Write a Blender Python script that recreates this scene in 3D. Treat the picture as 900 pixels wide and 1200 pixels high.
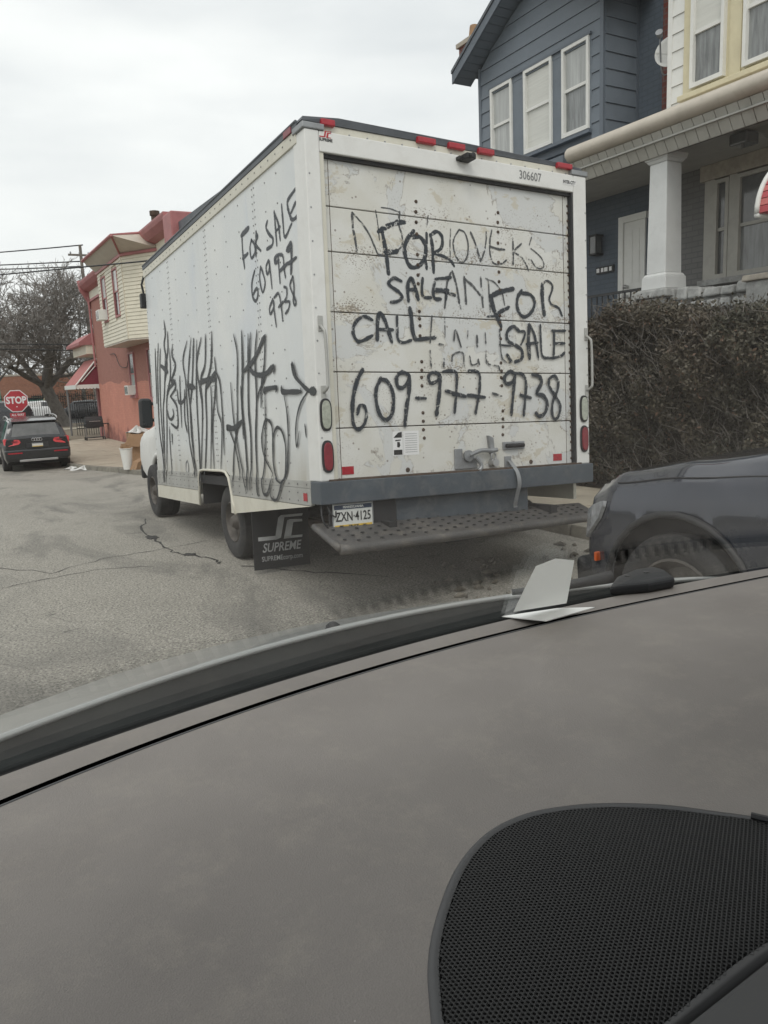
import bpy, bmesh, math, random
from mathutils import Vector, Matrix
random.seed(7)
R = math.radians
sc = bpy.context.scene
for o in list(bpy.data.objects): bpy.data.objects.remove(o)

# ------------------------------------------------------------------ camera, world, sun, exposure
# world axes: X to the right across the street, Y along the street, Z up; the eye is at the origin, the road 1.55 m below
CR = Vector((0.8673, -0.4959, -0.0430)); CU = Vector((0.1213, 0.1266, 0.9845)); CF = Vector((0.4828, 0.8591, -0.1700))
cam = bpy.data.cameras.new('camera'); camo = bpy.data.objects.new('camera', cam); sc.collection.objects.link(camo)
cam.sensor_fit = 'VERTICAL'; cam.sensor_height = 36; cam.lens = 27.0; cam.clip_start = 0.02; cam.clip_end = 3000
camo.matrix_world = Matrix(((CR.x, CU.x, -CF.x, 0), (CR.y, CU.y, -CF.y, 0), (CR.z, CU.z, -CF.z, 0), (0, 0, 0, 1)))
sc.camera = camo
SUN_EL, SUN_AZ = R(52), R(215)          # azimuth from +Y, clockwise: behind the viewer's left shoulder
w = bpy.data.worlds.new('World'); sc.world = w; w.use_nodes = True
nt = w.node_tree; nt.nodes.clear()
sky = nt.nodes.new('ShaderNodeTexSky'); sky.sky_type = 'NISHITA'; sky.sun_disc = False
sky.sun_elevation = SUN_EL; sky.sun_rotation = SUN_AZ; sky.dust_density = 4; sky.air_density = 1.5
tc = nt.nodes.new('ShaderNodeTexCoord'); mp = nt.nodes.new('ShaderNodeMapping'); mp.inputs['Scale'].default_value = (1.2, 1.2, 4.5)
nz = nt.nodes.new('ShaderNodeTexNoise'); nz.inputs['Scale'].default_value = 1.6; nz.inputs['Detail'].default_value = 5
rp = nt.nodes.new('ShaderNodeValToRGB')
rp.color_ramp.elements[0].position = .32; rp.color_ramp.elements[0].color = (6.0, 6.2, 6.3, 1)
rp.color_ramp.elements[1].position = .66; rp.color_ramp.elements[1].color = (8.3, 8.35, 8.2, 1)
mx = nt.nodes.new('ShaderNodeMix'); mx.data_type = 'RGBA'; mx.inputs['Factor'].default_value = .93
bg = nt.nodes.new('ShaderNodeBackground'); bg.inputs['Strength'].default_value = .092
wo = nt.nodes.new('ShaderNodeOutputWorld'); L = nt.links.new
L(tc.outputs['Generated'], mp.inputs['Vector']); L(mp.outputs['Vector'], nz.inputs['Vector']); L(nz.outputs['Fac'], rp.inputs['Fac'])
L(sky.outputs['Color'], mx.inputs['A']); L(rp.outputs['Color'], mx.inputs['B']); L(mx.outputs['Result'], bg.inputs['Color']); L(bg.outputs['Background'], wo.inputs['Surface'])
sl = bpy.data.lights.new('sun', 'SUN'); sl.energy = .7; sl.angle = R(25); sl.color = (1, .97, .92)
so = bpy.data.objects.new('sun', sl); sc.collection.objects.link(so)
sd = Vector((math.sin(SUN_AZ) * math.cos(SUN_EL), math.cos(SUN_AZ) * math.cos(SUN_EL), math.sin(SUN_EL)))
so.rotation_euler = sd.to_track_quat('Z', 'Y').to_euler()
sc.view_settings.view_transform = 'Standard'; sc.view_settings.look = 'None'
sc.view_settings.exposure = 0.7; sc.view_settings.gamma = 1.0
sc.cycles.transparent_max_bounces = 24; sc.cycles.max_bounces = 8

# ------------------------------------------------------------------ helpers
COL = sc.collection
FR = [Matrix.Identity(4)]                 # frame in which coordinates are being written (identity, or the truck's)
def at(px, py, ax, val):
    """where the sight line of photo pixel px,py meets the plane ax = val"""
    d = CF + CR * ((px - 450) / 900) + CU * ((600 - py) / 900)
    return d * (val / d['xyz'.index(ax)])
def G(y):                                  # height of the road along the street: level, then dropping to the corner
    if y < 9: return -1.55
    if y < 26: return -1.55 - .0469 * (y - 9)
    return -2.35
def tag(o, label=None, cat=None, group=None, kind=None):
    if label: o['label'] = label
    if cat: o['category'] = cat
    if group: o['group'] = group
    if kind: o['kind'] = kind
    return o
def thing(name, label, cat, loc=(0, 0, 0), group=None, mat=None):
    o = bpy.data.objects.new(name, None); COL.objects.link(o); o.empty_display_size = .2
    o.matrix_world = mat if mat is not None else Matrix.Translation(loc)
    o['_m'] = 1; ROOTM[o.name] = o.matrix_world.copy()
    return tag(o, label, cat, group)
ROOTM = {}
def rootm(o):
    while o is not None:
        if o.name in ROOTM: return ROOTM[o.name]
        o = o.parent
    return Matrix.Identity(4)
class MB:
    def __init__(s): s.v = []; s.f = []; s.uv = {}
    def add(s, vs, fs):
        n = len(s.v); s.v += [tuple(v) for v in vs]; s.f += [tuple(i + n for i in f) for f in fs]; return s
    def box(s, a, b):
        x0, y0, z0 = a; x1, y1, z1 = b
        if x0 > x1: x0, x1 = x1, x0
        if y0 > y1: y0, y1 = y1, y0
        if z0 > z1: z0, z1 = z1, z0
        return s.add([(x0,y0,z0),(x1,y0,z0),(x1,y1,z0),(x0,y1,z0),(x0,y0,z1),(x1,y0,z1),(x1,y1,z1),(x0,y1,z1)],
            [(0,3,2,1),(4,5,6,7),(0,1,5,4),(1,2,6,5),(2,3,7,6),(3,0,4,7)])
    def hexa(s, p):                        # 8 corners: bottom 4 (ccw), top 4
        return s.add(p, [(0,3,2,1),(4,5,6,7),(0,1,5,4),(1,2,6,5),(2,3,7,6),(3,0,4,7)])
    def prism(s, pts, d):                  # planar polygon pts swept by vector d
        d = Vector(d); n = len(pts); P = [Vector(p) for p in pts]
        return s.add(P + [p + d for p in P], [tuple(range(n))[::-1], tuple(range(n, 2 * n))] + [(i, (i + 1) % n, n + (i + 1) % n, n + i) for i in range(n)])
    def tube(s, path, r, n=8, cap=True):
        P = [Vector(p) for p in path]; m = len(P); rr = r if isinstance(r, (list, tuple)) else [r] * m
        vs = []; up = Vector((0, 0, 1)); last = None
        for i, p in enumerate(P):
            t = (P[min(i + 1, m - 1)] - P[max(i - 1, 0)]); t = t.normalized() if t.length > 1e-9 else Vector((0, 0, 1))
            if last is None: a = t.cross(up) if abs(t.z) < .95 else t.cross(Vector((1, 0, 0)))
            else: a = last - t * last.dot(t)
            a.normalize(); last = a; b = t.cross(a)
            for k in range(n):
                q = 2 * math.pi * k / n; vs.append(p + a * (rr[i] * math.cos(q)) + b * (rr[i] * math.sin(q)))
        fs = [(i * n + k, i * n + (k + 1) % n, (i + 1) * n + (k + 1) % n, (i + 1) * n + k) for i in range(m - 1) for k in range(n)]
        if cap: fs += [tuple(range(n))[::-1], tuple(range((m - 1) * n, m * n))]
        return s.add(vs, fs)
    def lathe(s, prof, c, axis='x', n=32):  # prof: (offset along axis, radius)
        c = Vector(c); vs = []
        for (h, r) in prof:
            for k in range(n):
                q = 2 * math.pi * k / n; a, b = r * math.cos(q), r * math.sin(q)
                vs.append(c + Vector({'x': (h, a, b), 'y': (a, h, b), 'z': (a, b, h)}[axis]))
        fs = [(i * n + k, i * n + (k + 1) % n, (i + 1) * n + (k + 1) % n, (i + 1) * n + k) for i in range(len(prof) - 1) for k in range(n)]
        return s.add(vs, fs)
    def grid(s, fn, nu, nv):
        vs = [fn(i / nu, j / nv) for i in range(nu + 1) for j in range(nv + 1)]
        return s.add(vs, [(i * (nv + 1) + j, (i + 1) * (nv + 1) + j, (i + 1) * (nv + 1) + j + 1, i * (nv + 1) + j + 1) for i in range(nu) for j in range(nv)])
    def text(s, body, size, M, squash=1.0, font_bold=0.0, shear=0.0):
        cu = bpy.data.curves.new('t', 'FONT'); cu.body = body; cu.size = size; cu.align_x = 'CENTER'; cu.align_y = 'CENTER'
        cu.offset = font_bold; cu.shear = shear; cu.resolution_u = 3
        ob = bpy.data.objects.new('t', cu); COL.objects.link(ob)
        me = ob.to_mesh()
        n = len(s.v); s.v += [tuple(M @ Vector((v.co.x * squash, v.co.y, 0))) for v in me.vertices]
        s.f += [tuple(i + n for i in p.vertices) for p in me.polygons]
        ob.to_mesh_clear(); bpy.data.objects.remove(ob); bpy.data.curves.remove(cu); return s
    def build(s, name, mat, parent=None, smooth=False, bevel=0, kind=None, label=None, cat=None, group=None, seg=2):
        W = FR[0]; inv = rootm(parent).inverted() if parent is not None else Matrix.Identity(4)
        M = inv @ W
        if parent is None and not kind == 'structure' :
            # a thing that is one mesh: origin at its base
            Q = [W @ Vector(v) for v in s.v]
            c = Vector(((min(q.x for q in Q) + max(q.x for q in Q)) / 2, (min(q.y for q in Q) + max(q.y for q in Q)) / 2, min(q.z for q in Q)))
            vs = [tuple(q - c) for q in Q]
        else:
            c = None; vs = [tuple(M @ Vector(v)) for v in s.v]
        me = bpy.data.meshes.new(name); me.from_pydata(vs, [], s.f)
        if s.uv:
            ul = me.uv_layers.new(name='UVMap')
            for lp in me.loops: ul.data[lp.index].uv = s.uv.get(lp.vertex_index, (0, 0))
        if mat: me.materials.append(mat)
        if smooth:
            me.shade_smooth() if hasattr(me, 'shade_smooth') else None
            if smooth is not True: me.set_sharp_from_angle(angle=R(smooth))
        me.update()
        o = bpy.data.objects.new(name, me); COL.objects.link(o)
        if c is not None: o.location = c
        if parent is not None: o.parent = parent
        if bevel:
            b = o.modifiers.new('bevel', 'BEVEL'); b.width = bevel; b.segments = seg; b.limit_method = 'ANGLE'; b.angle_limit = R(35)
        return tag(o, label, cat, group, kind)
def fixn(o):                              # consistent outward normals
    bm = bmesh.new(); bm.from_mesh(o.data); bmesh.ops.recalc_face_normals(bm, faces=bm.faces); bm.to_mesh(o.data); bm.free(); return o
def copy_tree(o, parent=None):
    c = o.copy(); COL.objects.link(c)
    if parent is not None: c.parent = parent
    for ch in [x for x in bpy.data.objects if x.parent == o]: copy_tree(ch, c)
    return c
def smoothpath(P, k=5):
    if len(P) < 3: 
        a, b = Vector(P[0]), Vector(P[1]); return [a.lerp(b, i / k) for i in range(k + 1)]
    P = [Vector(p) for p in P]; Q = [P[0] * 2 - P[1]] + P + [P[-1] * 2 - P[-2]]; out = []
    for i in range(1, len(Q) - 2):
        a, b, c, d = Q[i - 1:i + 3]
        for j in range(k):
            t = j / k; out.append(.5 * ((2 * b) + (c - a) * t + (2 * a - 5 * b + 4 * c - d) * t * t + (3 * b - a - 3 * c + d) * t ** 3))
    out.append(P[-1]); return out
def interp(tab, x):
    if x <= tab[0][0]: return tab[0][1:]
    for a, b in zip(tab, tab[1:]):
        if x <= b[0]:
            t = (x - a[0]) / (b[0] - a[0]); t = t * t * (3 - 2 * t) * .5 + t * .5
            return tuple(p + (q - p) * t for p, q in zip(a[1:], b[1:]))
    return tab[-1][1:]

# ------------------------------------------------------------------ materials
def nodes(name):
    m = bpy.data.materials.new(name); m.use_nodes = True; t = m.node_tree
    return m, t, t.nodes['Principled BSDF']
def N(t, ty, **kw):
    n = t.nodes.new(ty)
    for k, v in kw.items():
        if k.startswith('_'): setattr(n, k[1:], v)
        else: n.inputs[k.replace('_', ' ')].default_value = v
    return n
def coords(t, scale=(1, 1, 1), kind='Object'):
    a = t.nodes.new('ShaderNodeTexCoord'); b = t.nodes.new('ShaderNodeMapping'); b.inputs['Scale'].default_value = scale
    t.links.new(a.outputs[kind], b.inputs['Vector']); return b.outputs['Vector']
def noise(t, vec, s, d=4, r=.55, dist=0):
    n = N(t, 'ShaderNodeTexNoise', Scale=s, Detail=d, Roughness=r, Distortion=dist); t.links.new(vec, n.inputs['Vector']); return n.outputs['Fac']
def ramp(t, x, a, b, ca=0.0, cb=1.0):
    n = N(t, 'ShaderNodeMapRange'); n.inputs['From Min'].default_value = a; n.inputs['From Max'].default_value = b
    n.inputs['To Min'].default_value = ca; n.inputs['To Max'].default_value = cb; n.clamp = True
    t.links.new(x, n.inputs['Value']); return n.outputs['Result']
def mixc(t, f, a, b, mode='MIX'):
    n = N(t, 'ShaderNodeMix'); n.data_type = 'RGBA'; n.blend_type = mode
    for s_, v in (('Factor', f), ('A', a), ('B', b)):
        if isinstance(v, (int, float)): n.inputs[s_].default_value = v
        elif isinstance(v, tuple): n.inputs[s_].default_value = tuple(v) + ((1,) if len(v) == 3 else ())
        else: t.links.new(v, n.inputs[s_])
    return n.outputs['Result']
def mth(t, op, a, b=None):
    n = N(t, 'ShaderNodeMath'); n.operation = op
    for i, v in enumerate((a, b)):
        if v is None: continue
        if isinstance(v, (int, float)): n.inputs[i].default_value = v
        else: t.links.new(v, n.inputs[i])
    return n.outputs[0]
def bumpn(t, bs, h, strength=.3, dist=.01):
    b = N(t, 'ShaderNodeBump', Strength=strength, Distance=dist); t.links.new(h, b.inputs['Height']); t.links.new(b.outputs['Normal'], bs.inputs['Normal'])
def mat(name, col, rough=.6, metal=0, var=.12, vs=3.0, bump=0, bs=60, stretch=(1, 1, 1), dirt=None, dirta=.3, spec=.5, coat=0):
    """paint, plastic or metal with uneven tone, a little grime and fine relief"""
    m, t, b = nodes(name); v = coords(t, stretch)
    n1 = noise(t, v, vs, 5, .6); f = ramp(t, n1, .3, .7, 1 - var, 1 + var)
    c = mixc(t, 1.0, tuple(col), f, 'MULTIPLY')
    if dirt:
        n2 = noise(t, v, vs * 2.3, 8, .7, .5); c = mixc(t, ramp(t, n2, .48, .75, 0, dirta), c, tuple(dirt))
    t.links.new(c, b.inputs['Base Color']); b.inputs['Roughness'].default_value = rough; b.inputs['Metallic'].default_value = metal
    b.inputs['Specular IOR Level'].default_value = spec; b.inputs['Coat Weight'].default_value = coat
    if bump: bumpn(t, b, noise(t, v, bs, 3), bump, .004)
    return m
M = {}
M['black'] = mat('black_plastic', (.018, .019, .021), .55, bump=.2)
M['rubber'] = mat('tyre_rubber', (.028, .028, .029), .85, var=.25, dirt=(.12, .11, .10), dirta=.4, bump=.3)
M['white'] = mat('white_paint', (.70, .70, .68), .45, var=.04, dirt=(.42, .40, .35), dirta=.25)
M['cream'] = mat('cream_paint', (.60, .58, .50), .5, var=.05, dirt=(.35, .30, .22), dirta=.35)
M['alum'] = mat('dull_aluminium', (.42, .42, .40), .5, .35, var=.1, dirt=(.2, .18, .15), dirta=.4)
M['roofedge'] = mat('weathered_roof_edge', (.10, .11, .125), .6, var=.2)
M['lining'] = mat('grey_headlining', (.28, .27, .25), .9, var=.05)
M['seatcloth'] = mat('dark_seat_cloth', (.05, .05, .052), .9, var=.2, bump=.3)
M['galv'] = mat('galvanised_steel', (.30, .31, .32), .5, .5, var=.2, dirt=(.12, .11, .10), dirta=.5, bump=.2)
M['bumper'] = mat('blue_grey_painted_steel', (.070, .084, .100), .55, .1, var=.2, dirt=(.22, .21, .20), dirta=.45, bump=.3)
M['step'] = mat('worn_step_steel', (.085, .082, .08), .6, .2, var=.2, dirt=(.26, .23, .19), dirta=.55, bump=.4)
M['under'] = mat('chassis_grime_and_shadow', (.022, .022, .024), .8, var=.3)
M['red_lens'] = mat('red_lens', (.36, .018, .03), .22, var=.15, vs=30)
M['red_dark'] = mat('dark_red_lens', (.20, .02, .03), .3, var=.2, vs=30)
M['clear_lens'] = mat('clear_lens', (.36, .38, .32), .2, var=.2, vs=40)
M['amber'] = mat('amber_reflector', (.55, .10, .02), .35)
M['steel'] = mat('bright_steel', (.5, .5, .5), .3, .9)
M['rust'] = mat('rusty_steel', (.085, .06, .045), .8, .2, var=.4, vs=12, dirt=(.05, .03, .02), dirta=.6, bump=.6)
M['rim'] = mat('dusty_wheel_rim', (.10, .09, .08), .6, .3, var=.3, vs=10, dirt=(.05, .04, .035), dirta=.6)
M['sticker'] = mat('white_sticker', (.75, .75, .75), .5, var=.03)
M['ink'] = mat('black_ink', (.02, .02, .02), .6, var=0)
M['inkred'] = mat('red_ink', (.45, .03, .04), .6, var=0)
M['inkgrey'] = mat('grey_ink', (.20, .205, .205), .6, var=.25, vs=9)
M['glass_dark'] = mat('dark_window_glass', (.02, .024, .028), .06, var=.1, spec=.8)
def truckside():
    m, t, b = nodes('truck_side_paint'); v = coords(t)
    c = mixc(t, ramp(t, noise(t, v, 1.2, 6, .6), .35, .7), (.60, .625, .635), (.68, .69, .675))
    st = noise(t, coords(t, (6, 6, .5)), 2.0, 6, .6); c = mixc(t, ramp(t, st, .55, .8, 0, .25), c, (.45, .45, .42))
    bl = noise(t, coords(t, (1, 1.2, .6)), 1.1, 3, .5, 1.0); c = mixc(t, ramp(t, bl, .58, .68, 0, .35), c, (.50, .55, .63))
    sp = noise(t, v, 55, 2); c = mixc(t, ramp(t, sp, .70, .76, 0, .5), c, (.25, .23, .2))
    g = N(t, 'ShaderNodeSeparateXYZ'); t.links.new(coords(t), g.inputs[0]); lo = ramp(t, g.outputs['Z'], 1.0, .72)
    c = mixc(t, mth(t, 'MULTIPLY', lo, ramp(t, st, .3, .7, .2, .8)), c, (.40, .37, .30))
    t.links.new(c, b.inputs['Base Color']); b.inputs['Roughness'].default_value = .42
    bumpn(t, b, noise(t, v, 5, 3), .25, .01); return m
M['side'] = truckside()
def doorpaint():
    m, t, b = nodes('peeling_door_paint'); v = coords(t, (1, 1, 1))
    base = mixc(t, ramp(t, noise(t, v, 2.2, 6, .6), .4, .65), (.60, .59, .54), (.67, .67, .645))
    # sharp-edged patches where the top coat came away
    np_ = noise(t, v, 1.7, 10, .64, .6); p1 = ramp(t, np_, .530, .536); c = mixc(t, mth(t, 'MULTIPLY', p1, .9), base, (.58, .59, .585))
    rimp = mth(t, 'MULTIPLY', ramp(t, np_, .524, .530), ramp(t, np_, .542, .536)); c = mixc(t, mth(t, 'MULTIPLY', rimp, mth(t, 'MULTIPLY', ramp(t, noise(t, v, 9, 4), .42, .55), .8)), c, (.30, .27, .23))
    p2 = ramp(t, noise(t, coords(t, (1.3, 1, 1.9)), 3.1, 10, .7, .4), .59, .60); c = mixc(t, mth(t, 'MULTIPLY', p2, .8), c, (.53, .49, .40))
    # scratched speckle
    vo = N(t, 'ShaderNodeTexVoronoi', Scale=70.0); t.links.new(coords(t, (.8, 1, 1.4)), vo.inputs['Vector'])
    sz = N(t, 'ShaderNodeSeparateXYZ'); t.links.new(coords(t), sz.inputs[0]); near = None
    for zz in (.349, .724, 1.117, 1.507, 1.795):
        dd = ramp(t, mth(t, 'ABSOLUTE', mth(t, 'SUBTRACT', sz.outputs['Z'], zz + .735)), .0, .11, 1, 0); near = dd if near is None else mth(t, 'MAXIMUM', near, dd)
    msk = mth(t, 'ADD', ramp(t, noise(t, v, 2.6, 5, .6), .46, .66, 0, .8), mth(t, 'MULTIPLY', near, ramp(t, noise(t, v, 1.6, 6, .7), .42, .62, 0, 1.1)))
    thr = mth(t, 'MULTIPLY', msk, .40); lt = mth(t, 'LESS_THAN', vo.outputs['Distance'], thr)
    c = mixc(t, mth(t, 'MULTIPLY', lt, .8), c, (.20, .165, .13))
    vo2 = N(t, 'ShaderNodeTexVoronoi', Scale=13.0); t.links.new(v, vo2.inputs['Vector'])
    l2 = mth(t, 'LESS_THAN', vo2.outputs['Distance'], .10); c = mixc(t, mth(t, 'MULTIPLY', l2, .7), c, (.16, .12, .10))
    t.links.new(c, b.inputs['Base Color']); b.inputs['Roughness'].default_value = .6
    bumpn(t, b, p1, .3, .002); return m
M['door'] = doorpaint()
def spray(name, col, chip, soft):
    m, t, b = nodes(name)
    uv = t.nodes.new('ShaderNodeTexCoord'); s = N(t, 'ShaderNodeSeparateXYZ'); t.links.new(uv.outputs['UV'], s.inputs[0])
    e = mth(t, 'ABSOLUTE', mth(t, 'SUBTRACT', s.outputs['Y'], .5))             # 0 middle, .5 edge
    v = coords(t)
    n = noise(t, v, 60, 4, .7); e2 = mth(t, 'ADD', e, ramp(t, n, .3, .7, -.10, .10))
    a = ramp(t, e2, .5, .5 - soft, 0, 1)
    ch = ramp(t, noise(t, v, 34, 6, .75), chip, chip + .03, 1, 0)
    ch2 = ramp(t, noise(t, v, 6, 4, .6), .42, .52, 1, 0)
    hole = mth(t, 'SUBTRACT', 1.0, mth(t, 'MULTIPLY', mth(t, 'SUBTRACT', 1.0, ch), mth(t, 'SUBTRACT', 1.0, mth(t, 'MULTIPLY', ch2, .6))))
    a = mth(t, 'MULTIPLY', a, hole)
    b.inputs['Base Color'].default_value = tuple(col) + (1,); b.inputs['Roughness'].default_value = .5
    tr = t.nodes.new('ShaderNodeBsdfTransparent'); mxs = t.nodes.new('ShaderNodeMixShader')
    t.links.new(a, mxs.inputs[0]); t.links.new(tr.outputs[0], mxs.inputs[1]); t.links.new(b.outputs[0], mxs.inputs[2])
    t.links.new(mxs.outputs[0], t.nodes['Material Output'].inputs['Surface']); return m
M['spray_b'] = spray('black_spray_paint', (.020, .026, .034), .57, .17)
M['spray_f'] = spray('faded_spray_paint', (.06, .064, .068), .52, .16)
M['spray_s'] = spray('spray_paint_on_side', (.03, .036, .044), .74, .22)
M['spray_t'] = spray('thin_marker_paint', (.022, .026, .030), .80, .14)
def asphalt():
    m, t, b = nodes('worn_asphalt'); v = coords(t)
    big = noise(t, v, .35, 5, .6); c = mixc(t, ramp(t, big, .35, .65), (.275, .26, .225), (.355, .335, .29))
    vo = N(t, 'ShaderNodeTexVoronoi', Scale=48.0); t.links.new(v, vo.inputs['Vector'])
    c = mixc(t, ramp(t, vo.outputs['Distance'], .12, .45, .8, 0), c, (.52, .495, .44))
    sp = noise(t, v, 62, 4, .75); c = mixc(t, ramp(t, sp, .50, .60, 0, .85), c, (.07, .068, .062))
    st = noise(t, coords(t, (.7, .25, 1)), 1.3, 7, .65, .8); c = mixc(t, ramp(t, st, .50, .68, 0, .7), c, (.085, .083, .077))
    pt = noise(t, coords(t, (.5, 1.5, 1)), 2.6, 6, .7, .4); c = mixc(t, ramp(t, pt, .64, .70, 0, .75), c, (.045, .043, .04))
    cr = N(t, 'ShaderNodeTexVoronoi', Scale=.45); cr.feature = 'DISTANCE_TO_EDGE'
    wv = N(t, 'ShaderNodeTexNoise', Scale=2.5, Detail=6.0); t.links.new(v, wv.inputs['Vector'])
    vv = N(t, 'ShaderNodeVectorMath'); vv.operation = 'MULTIPLY_ADD'; vv.inputs[1].default_value = (.5, .5, 0); t.links.new(wv.outputs['Color'], vv.inputs[0]); t.links.new(v, vv.inputs[2])
    t.links.new(vv.outputs[0], cr.inputs['Vector'])
    k = ramp(t, cr.outputs['Distance'], 0, .003, .35, 0); c = mixc(t, k, c, (.035, .033, .03))
    t.links.new(c, b.inputs['Base Color']); b.inputs['Roughness'].default_value = .9
    h = mth(t, 'SUBTRACT', sp, mth(t, 'MULTIPLY', k, 1.5)); bumpn(t, b, h, .5, .006); return m
M['asphalt'] = asphalt()
M['asphalt2'] = mat('dark_asphalt', (.10, .10, .10), .9, var=.15, vs=1, bump=.3)
M['tar'] = mat('tar_patch', (.03, .029, .028), .8, var=.3, vs=20, bump=.6)
M['conc'] = mat('pavement_concrete', (.40, .355, .28), .85, var=.14, vs=1.4, dirt=(.22, .19, .15), dirta=.5, bump=.4)
M['kerb'] = mat('kerb_stone', (.22, .205, .17), .9, var=.3, vs=3, dirt=(.08, .075, .07), dirta=.6, bump=.5)
M['soil'] = mat('bare_soil', (.17, .14, .10), .95, var=.3, vs=3, bump=.6)
M['grass'] = mat('winter_grass', (.13, .125, .07), .95, var=.35, vs=2, bump=.6)
def brick(name, c1, c2, mortar, scale, bump=.5, paint=None, split=None, mix2=None):
    m, t, b = nodes(name)
    tc_ = t.nodes.new('ShaderNodeTexCoord'); sx = N(t, 'ShaderNodeSeparateXYZ'); t.links.new(tc_.outputs['Object'], sx.inputs[0])
    cb = t.nodes.new('ShaderNodeCombineXYZ'); t.links.new(mth(t, 'ADD', sx.outputs['X'], sx.outputs['Y']), cb.inputs[0]); t.links.new(sx.outputs['Z'], cb.inputs[1])
    bt = N(t, 'ShaderNodeTexBrick', Scale=scale); t.links.new(cb.outputs[0], bt.inputs['Vector'])
    bt.inputs['Color1'].default_value = c1 + (1,); bt.inputs['Color2'].default_value = c2 + (1,); bt.inputs['Mortar'].default_value = mortar + (1,)
    bt.inputs['Mortar Size'].default_value = .009; bt.inputs['Brick Width'].default_value = .21; bt.inputs['Row Height'].default_value = .075
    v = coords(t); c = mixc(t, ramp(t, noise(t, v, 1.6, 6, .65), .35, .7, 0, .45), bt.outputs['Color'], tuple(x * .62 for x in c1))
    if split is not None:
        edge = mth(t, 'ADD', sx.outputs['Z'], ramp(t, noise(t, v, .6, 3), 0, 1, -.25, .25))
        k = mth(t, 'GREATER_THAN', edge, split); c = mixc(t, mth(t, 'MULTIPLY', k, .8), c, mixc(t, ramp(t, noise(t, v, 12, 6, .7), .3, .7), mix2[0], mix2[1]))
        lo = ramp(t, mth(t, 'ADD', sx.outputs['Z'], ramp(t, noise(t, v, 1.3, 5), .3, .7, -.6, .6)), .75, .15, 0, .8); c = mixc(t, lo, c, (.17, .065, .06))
    t.links.new(c, b.inputs['Base Color']); b.inputs['Roughness'].default_value = .85
    bumpn(t, b, bt.outputs['Fac'], -bump, .012); return m
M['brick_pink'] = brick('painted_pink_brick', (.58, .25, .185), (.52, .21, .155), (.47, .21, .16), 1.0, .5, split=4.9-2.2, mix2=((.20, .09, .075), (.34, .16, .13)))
M['brick_blue'] = brick('blue_painted_brick', (.105, .128, .158), (.092, .115, .145), (.08, .10, .125), 1.0, .9)
M['brick_grey'] = brick('grey_painted_brick', (.20, .20, .195), (.17, .17, .168), (.14, .14, .14), 1.0, .9)
M['brick_red'] = brick('red_brick', (.22, .06, .045), (.16, .045, .035), (.15, .12, .11), 1.0, .6)
M['siding_blue'] = mat('slate_blue_siding', (.150, .176, .207), .55, var=.06, vs=1.5, dirt=(.09, .11, .13), dirta=.35)
M['trim_blue'] = mat('slate_blue_trim', (.118, .140, .168), .55, var=.05)
M['siding_cream'] = mat('cream_siding', (.68, .645, .53), .55, var=.05, dirt=(.45, .40, .30), dirta=.3)
M['siding_white'] = mat('white_siding', (.72, .72, .69), .5, var=.04, dirt=(.5, .48, .42), dirta=.25)
M['yellow'] = mat('pale_yellow_trim', (.64, .58, .40), .5, var=.06, dirt=(.4, .33, .2), dirta=.3)
M['capcream'] = mat('porch_edge_cream', (.52, .47, .40), .5, var=.07, dirt=(.30, .27, .23), dirta=.35)
M['soffit'] = mat('grey_soffit', (.44, .43, .39), .6, var=.08, dirt=(.2, .19, .17), dirta=.3)
M['ceil'] = mat('porch_ceiling', (.42, .42, .39), .7, var=.08)
M['pinktrim'] = mat('faded_red_trim', (.38, .15, .15), .55, var=.12, vs=2, dirt=(.2, .08, .08), dirta=.3)
M['maroon'] = mat('maroon_canvas', (.19, .028, .045), .7, var=.12)
M['pinkcanvas'] = mat('pink_canvas', (.44, .17, .16), .7, var=.12)
M['stone'] = mat('rough_grey_stone', (.36, .365, .355), .9, var=.25, vs=8, dirt=(.14, .14, .14), dirta=.5, bump=.8, bs=22)
M['stone_pale'] = mat('pale_cap_stone', (.42, .38, .32), .9, var=.2, vs=8, dirt=(.25, .22, .2), dirta=.4, bump=.6, bs=30)
M['colwhite'] = mat('white_column_paint', (.66, .67, .66), .5, var=.05, dirt=(.4, .4, .38), dirta=.25)
M['paned'] = mat('window_pane_curtained', (.40, .41, .40), .12, var=.22, vs=3, stretch=(1, 5, .35), spec=.7)
M['panel'] = mat('window_pane_dim', (.12, .125, .125), .10, var=.3, vs=3, spec=.7)
M['blind'] = mat('pale_blind', (.60, .60, .56), .4, var=.10, vs=4, stretch=(1, .3, 9))
M['bark'] = mat('tree_bark', (.12, .11, .10), .95, var=.3, vs=5, bump=.8, bs=30)
M['twig'] = mat('bare_twigs', (.19, .175, .16), .95, var=.2)
M['hleaf'] = None
M['audi'] = mat('black_car_paint', (.018, .020, .023), .22, .1, var=.1, coat=.6)
M['silver'] = mat('silver_trim', (.5, .5, .5), .3, .8)
M['suv'] = mat('dark_grey_car_paint', (.030, .036, .052), .14, .4, var=.12, coat=.7, dirt=(.10, .10, .10), dirta=.12)
M['carwhite'] = mat('white_car_paint', (.7, .7, .7), .3, coat=.4)
M['plate'] = mat('plate_white', (.62, .63, .60), .5, var=.04)
M['plateblue'] = mat('plate_blue_band', (.03, .045, .08), .5)
M['plateyellow'] = mat('plate_yellow_band', (.62, .42, .06), .5)
M['stop'] = mat('stop_sign_red', (.42, .035, .05), .45, var=.08)
M['signwhite'] = mat('sign_white', (.75, .75, .75), .45, var=.03)
M['signpost'] = mat('grey_sign_post', (.20, .20, .20), .6, .4)
M['card'] = mat('brown_cardboard', (.30, .185, .105), .85, var=.12, vs=4, bump=.3)
M['bag'] = mat('black_bin_bag', (.012, .012, .013), .28, var=.2)
M['litter'] = mat('pale_litter', (.6, .6, .58), .6, var=.1)
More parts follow.
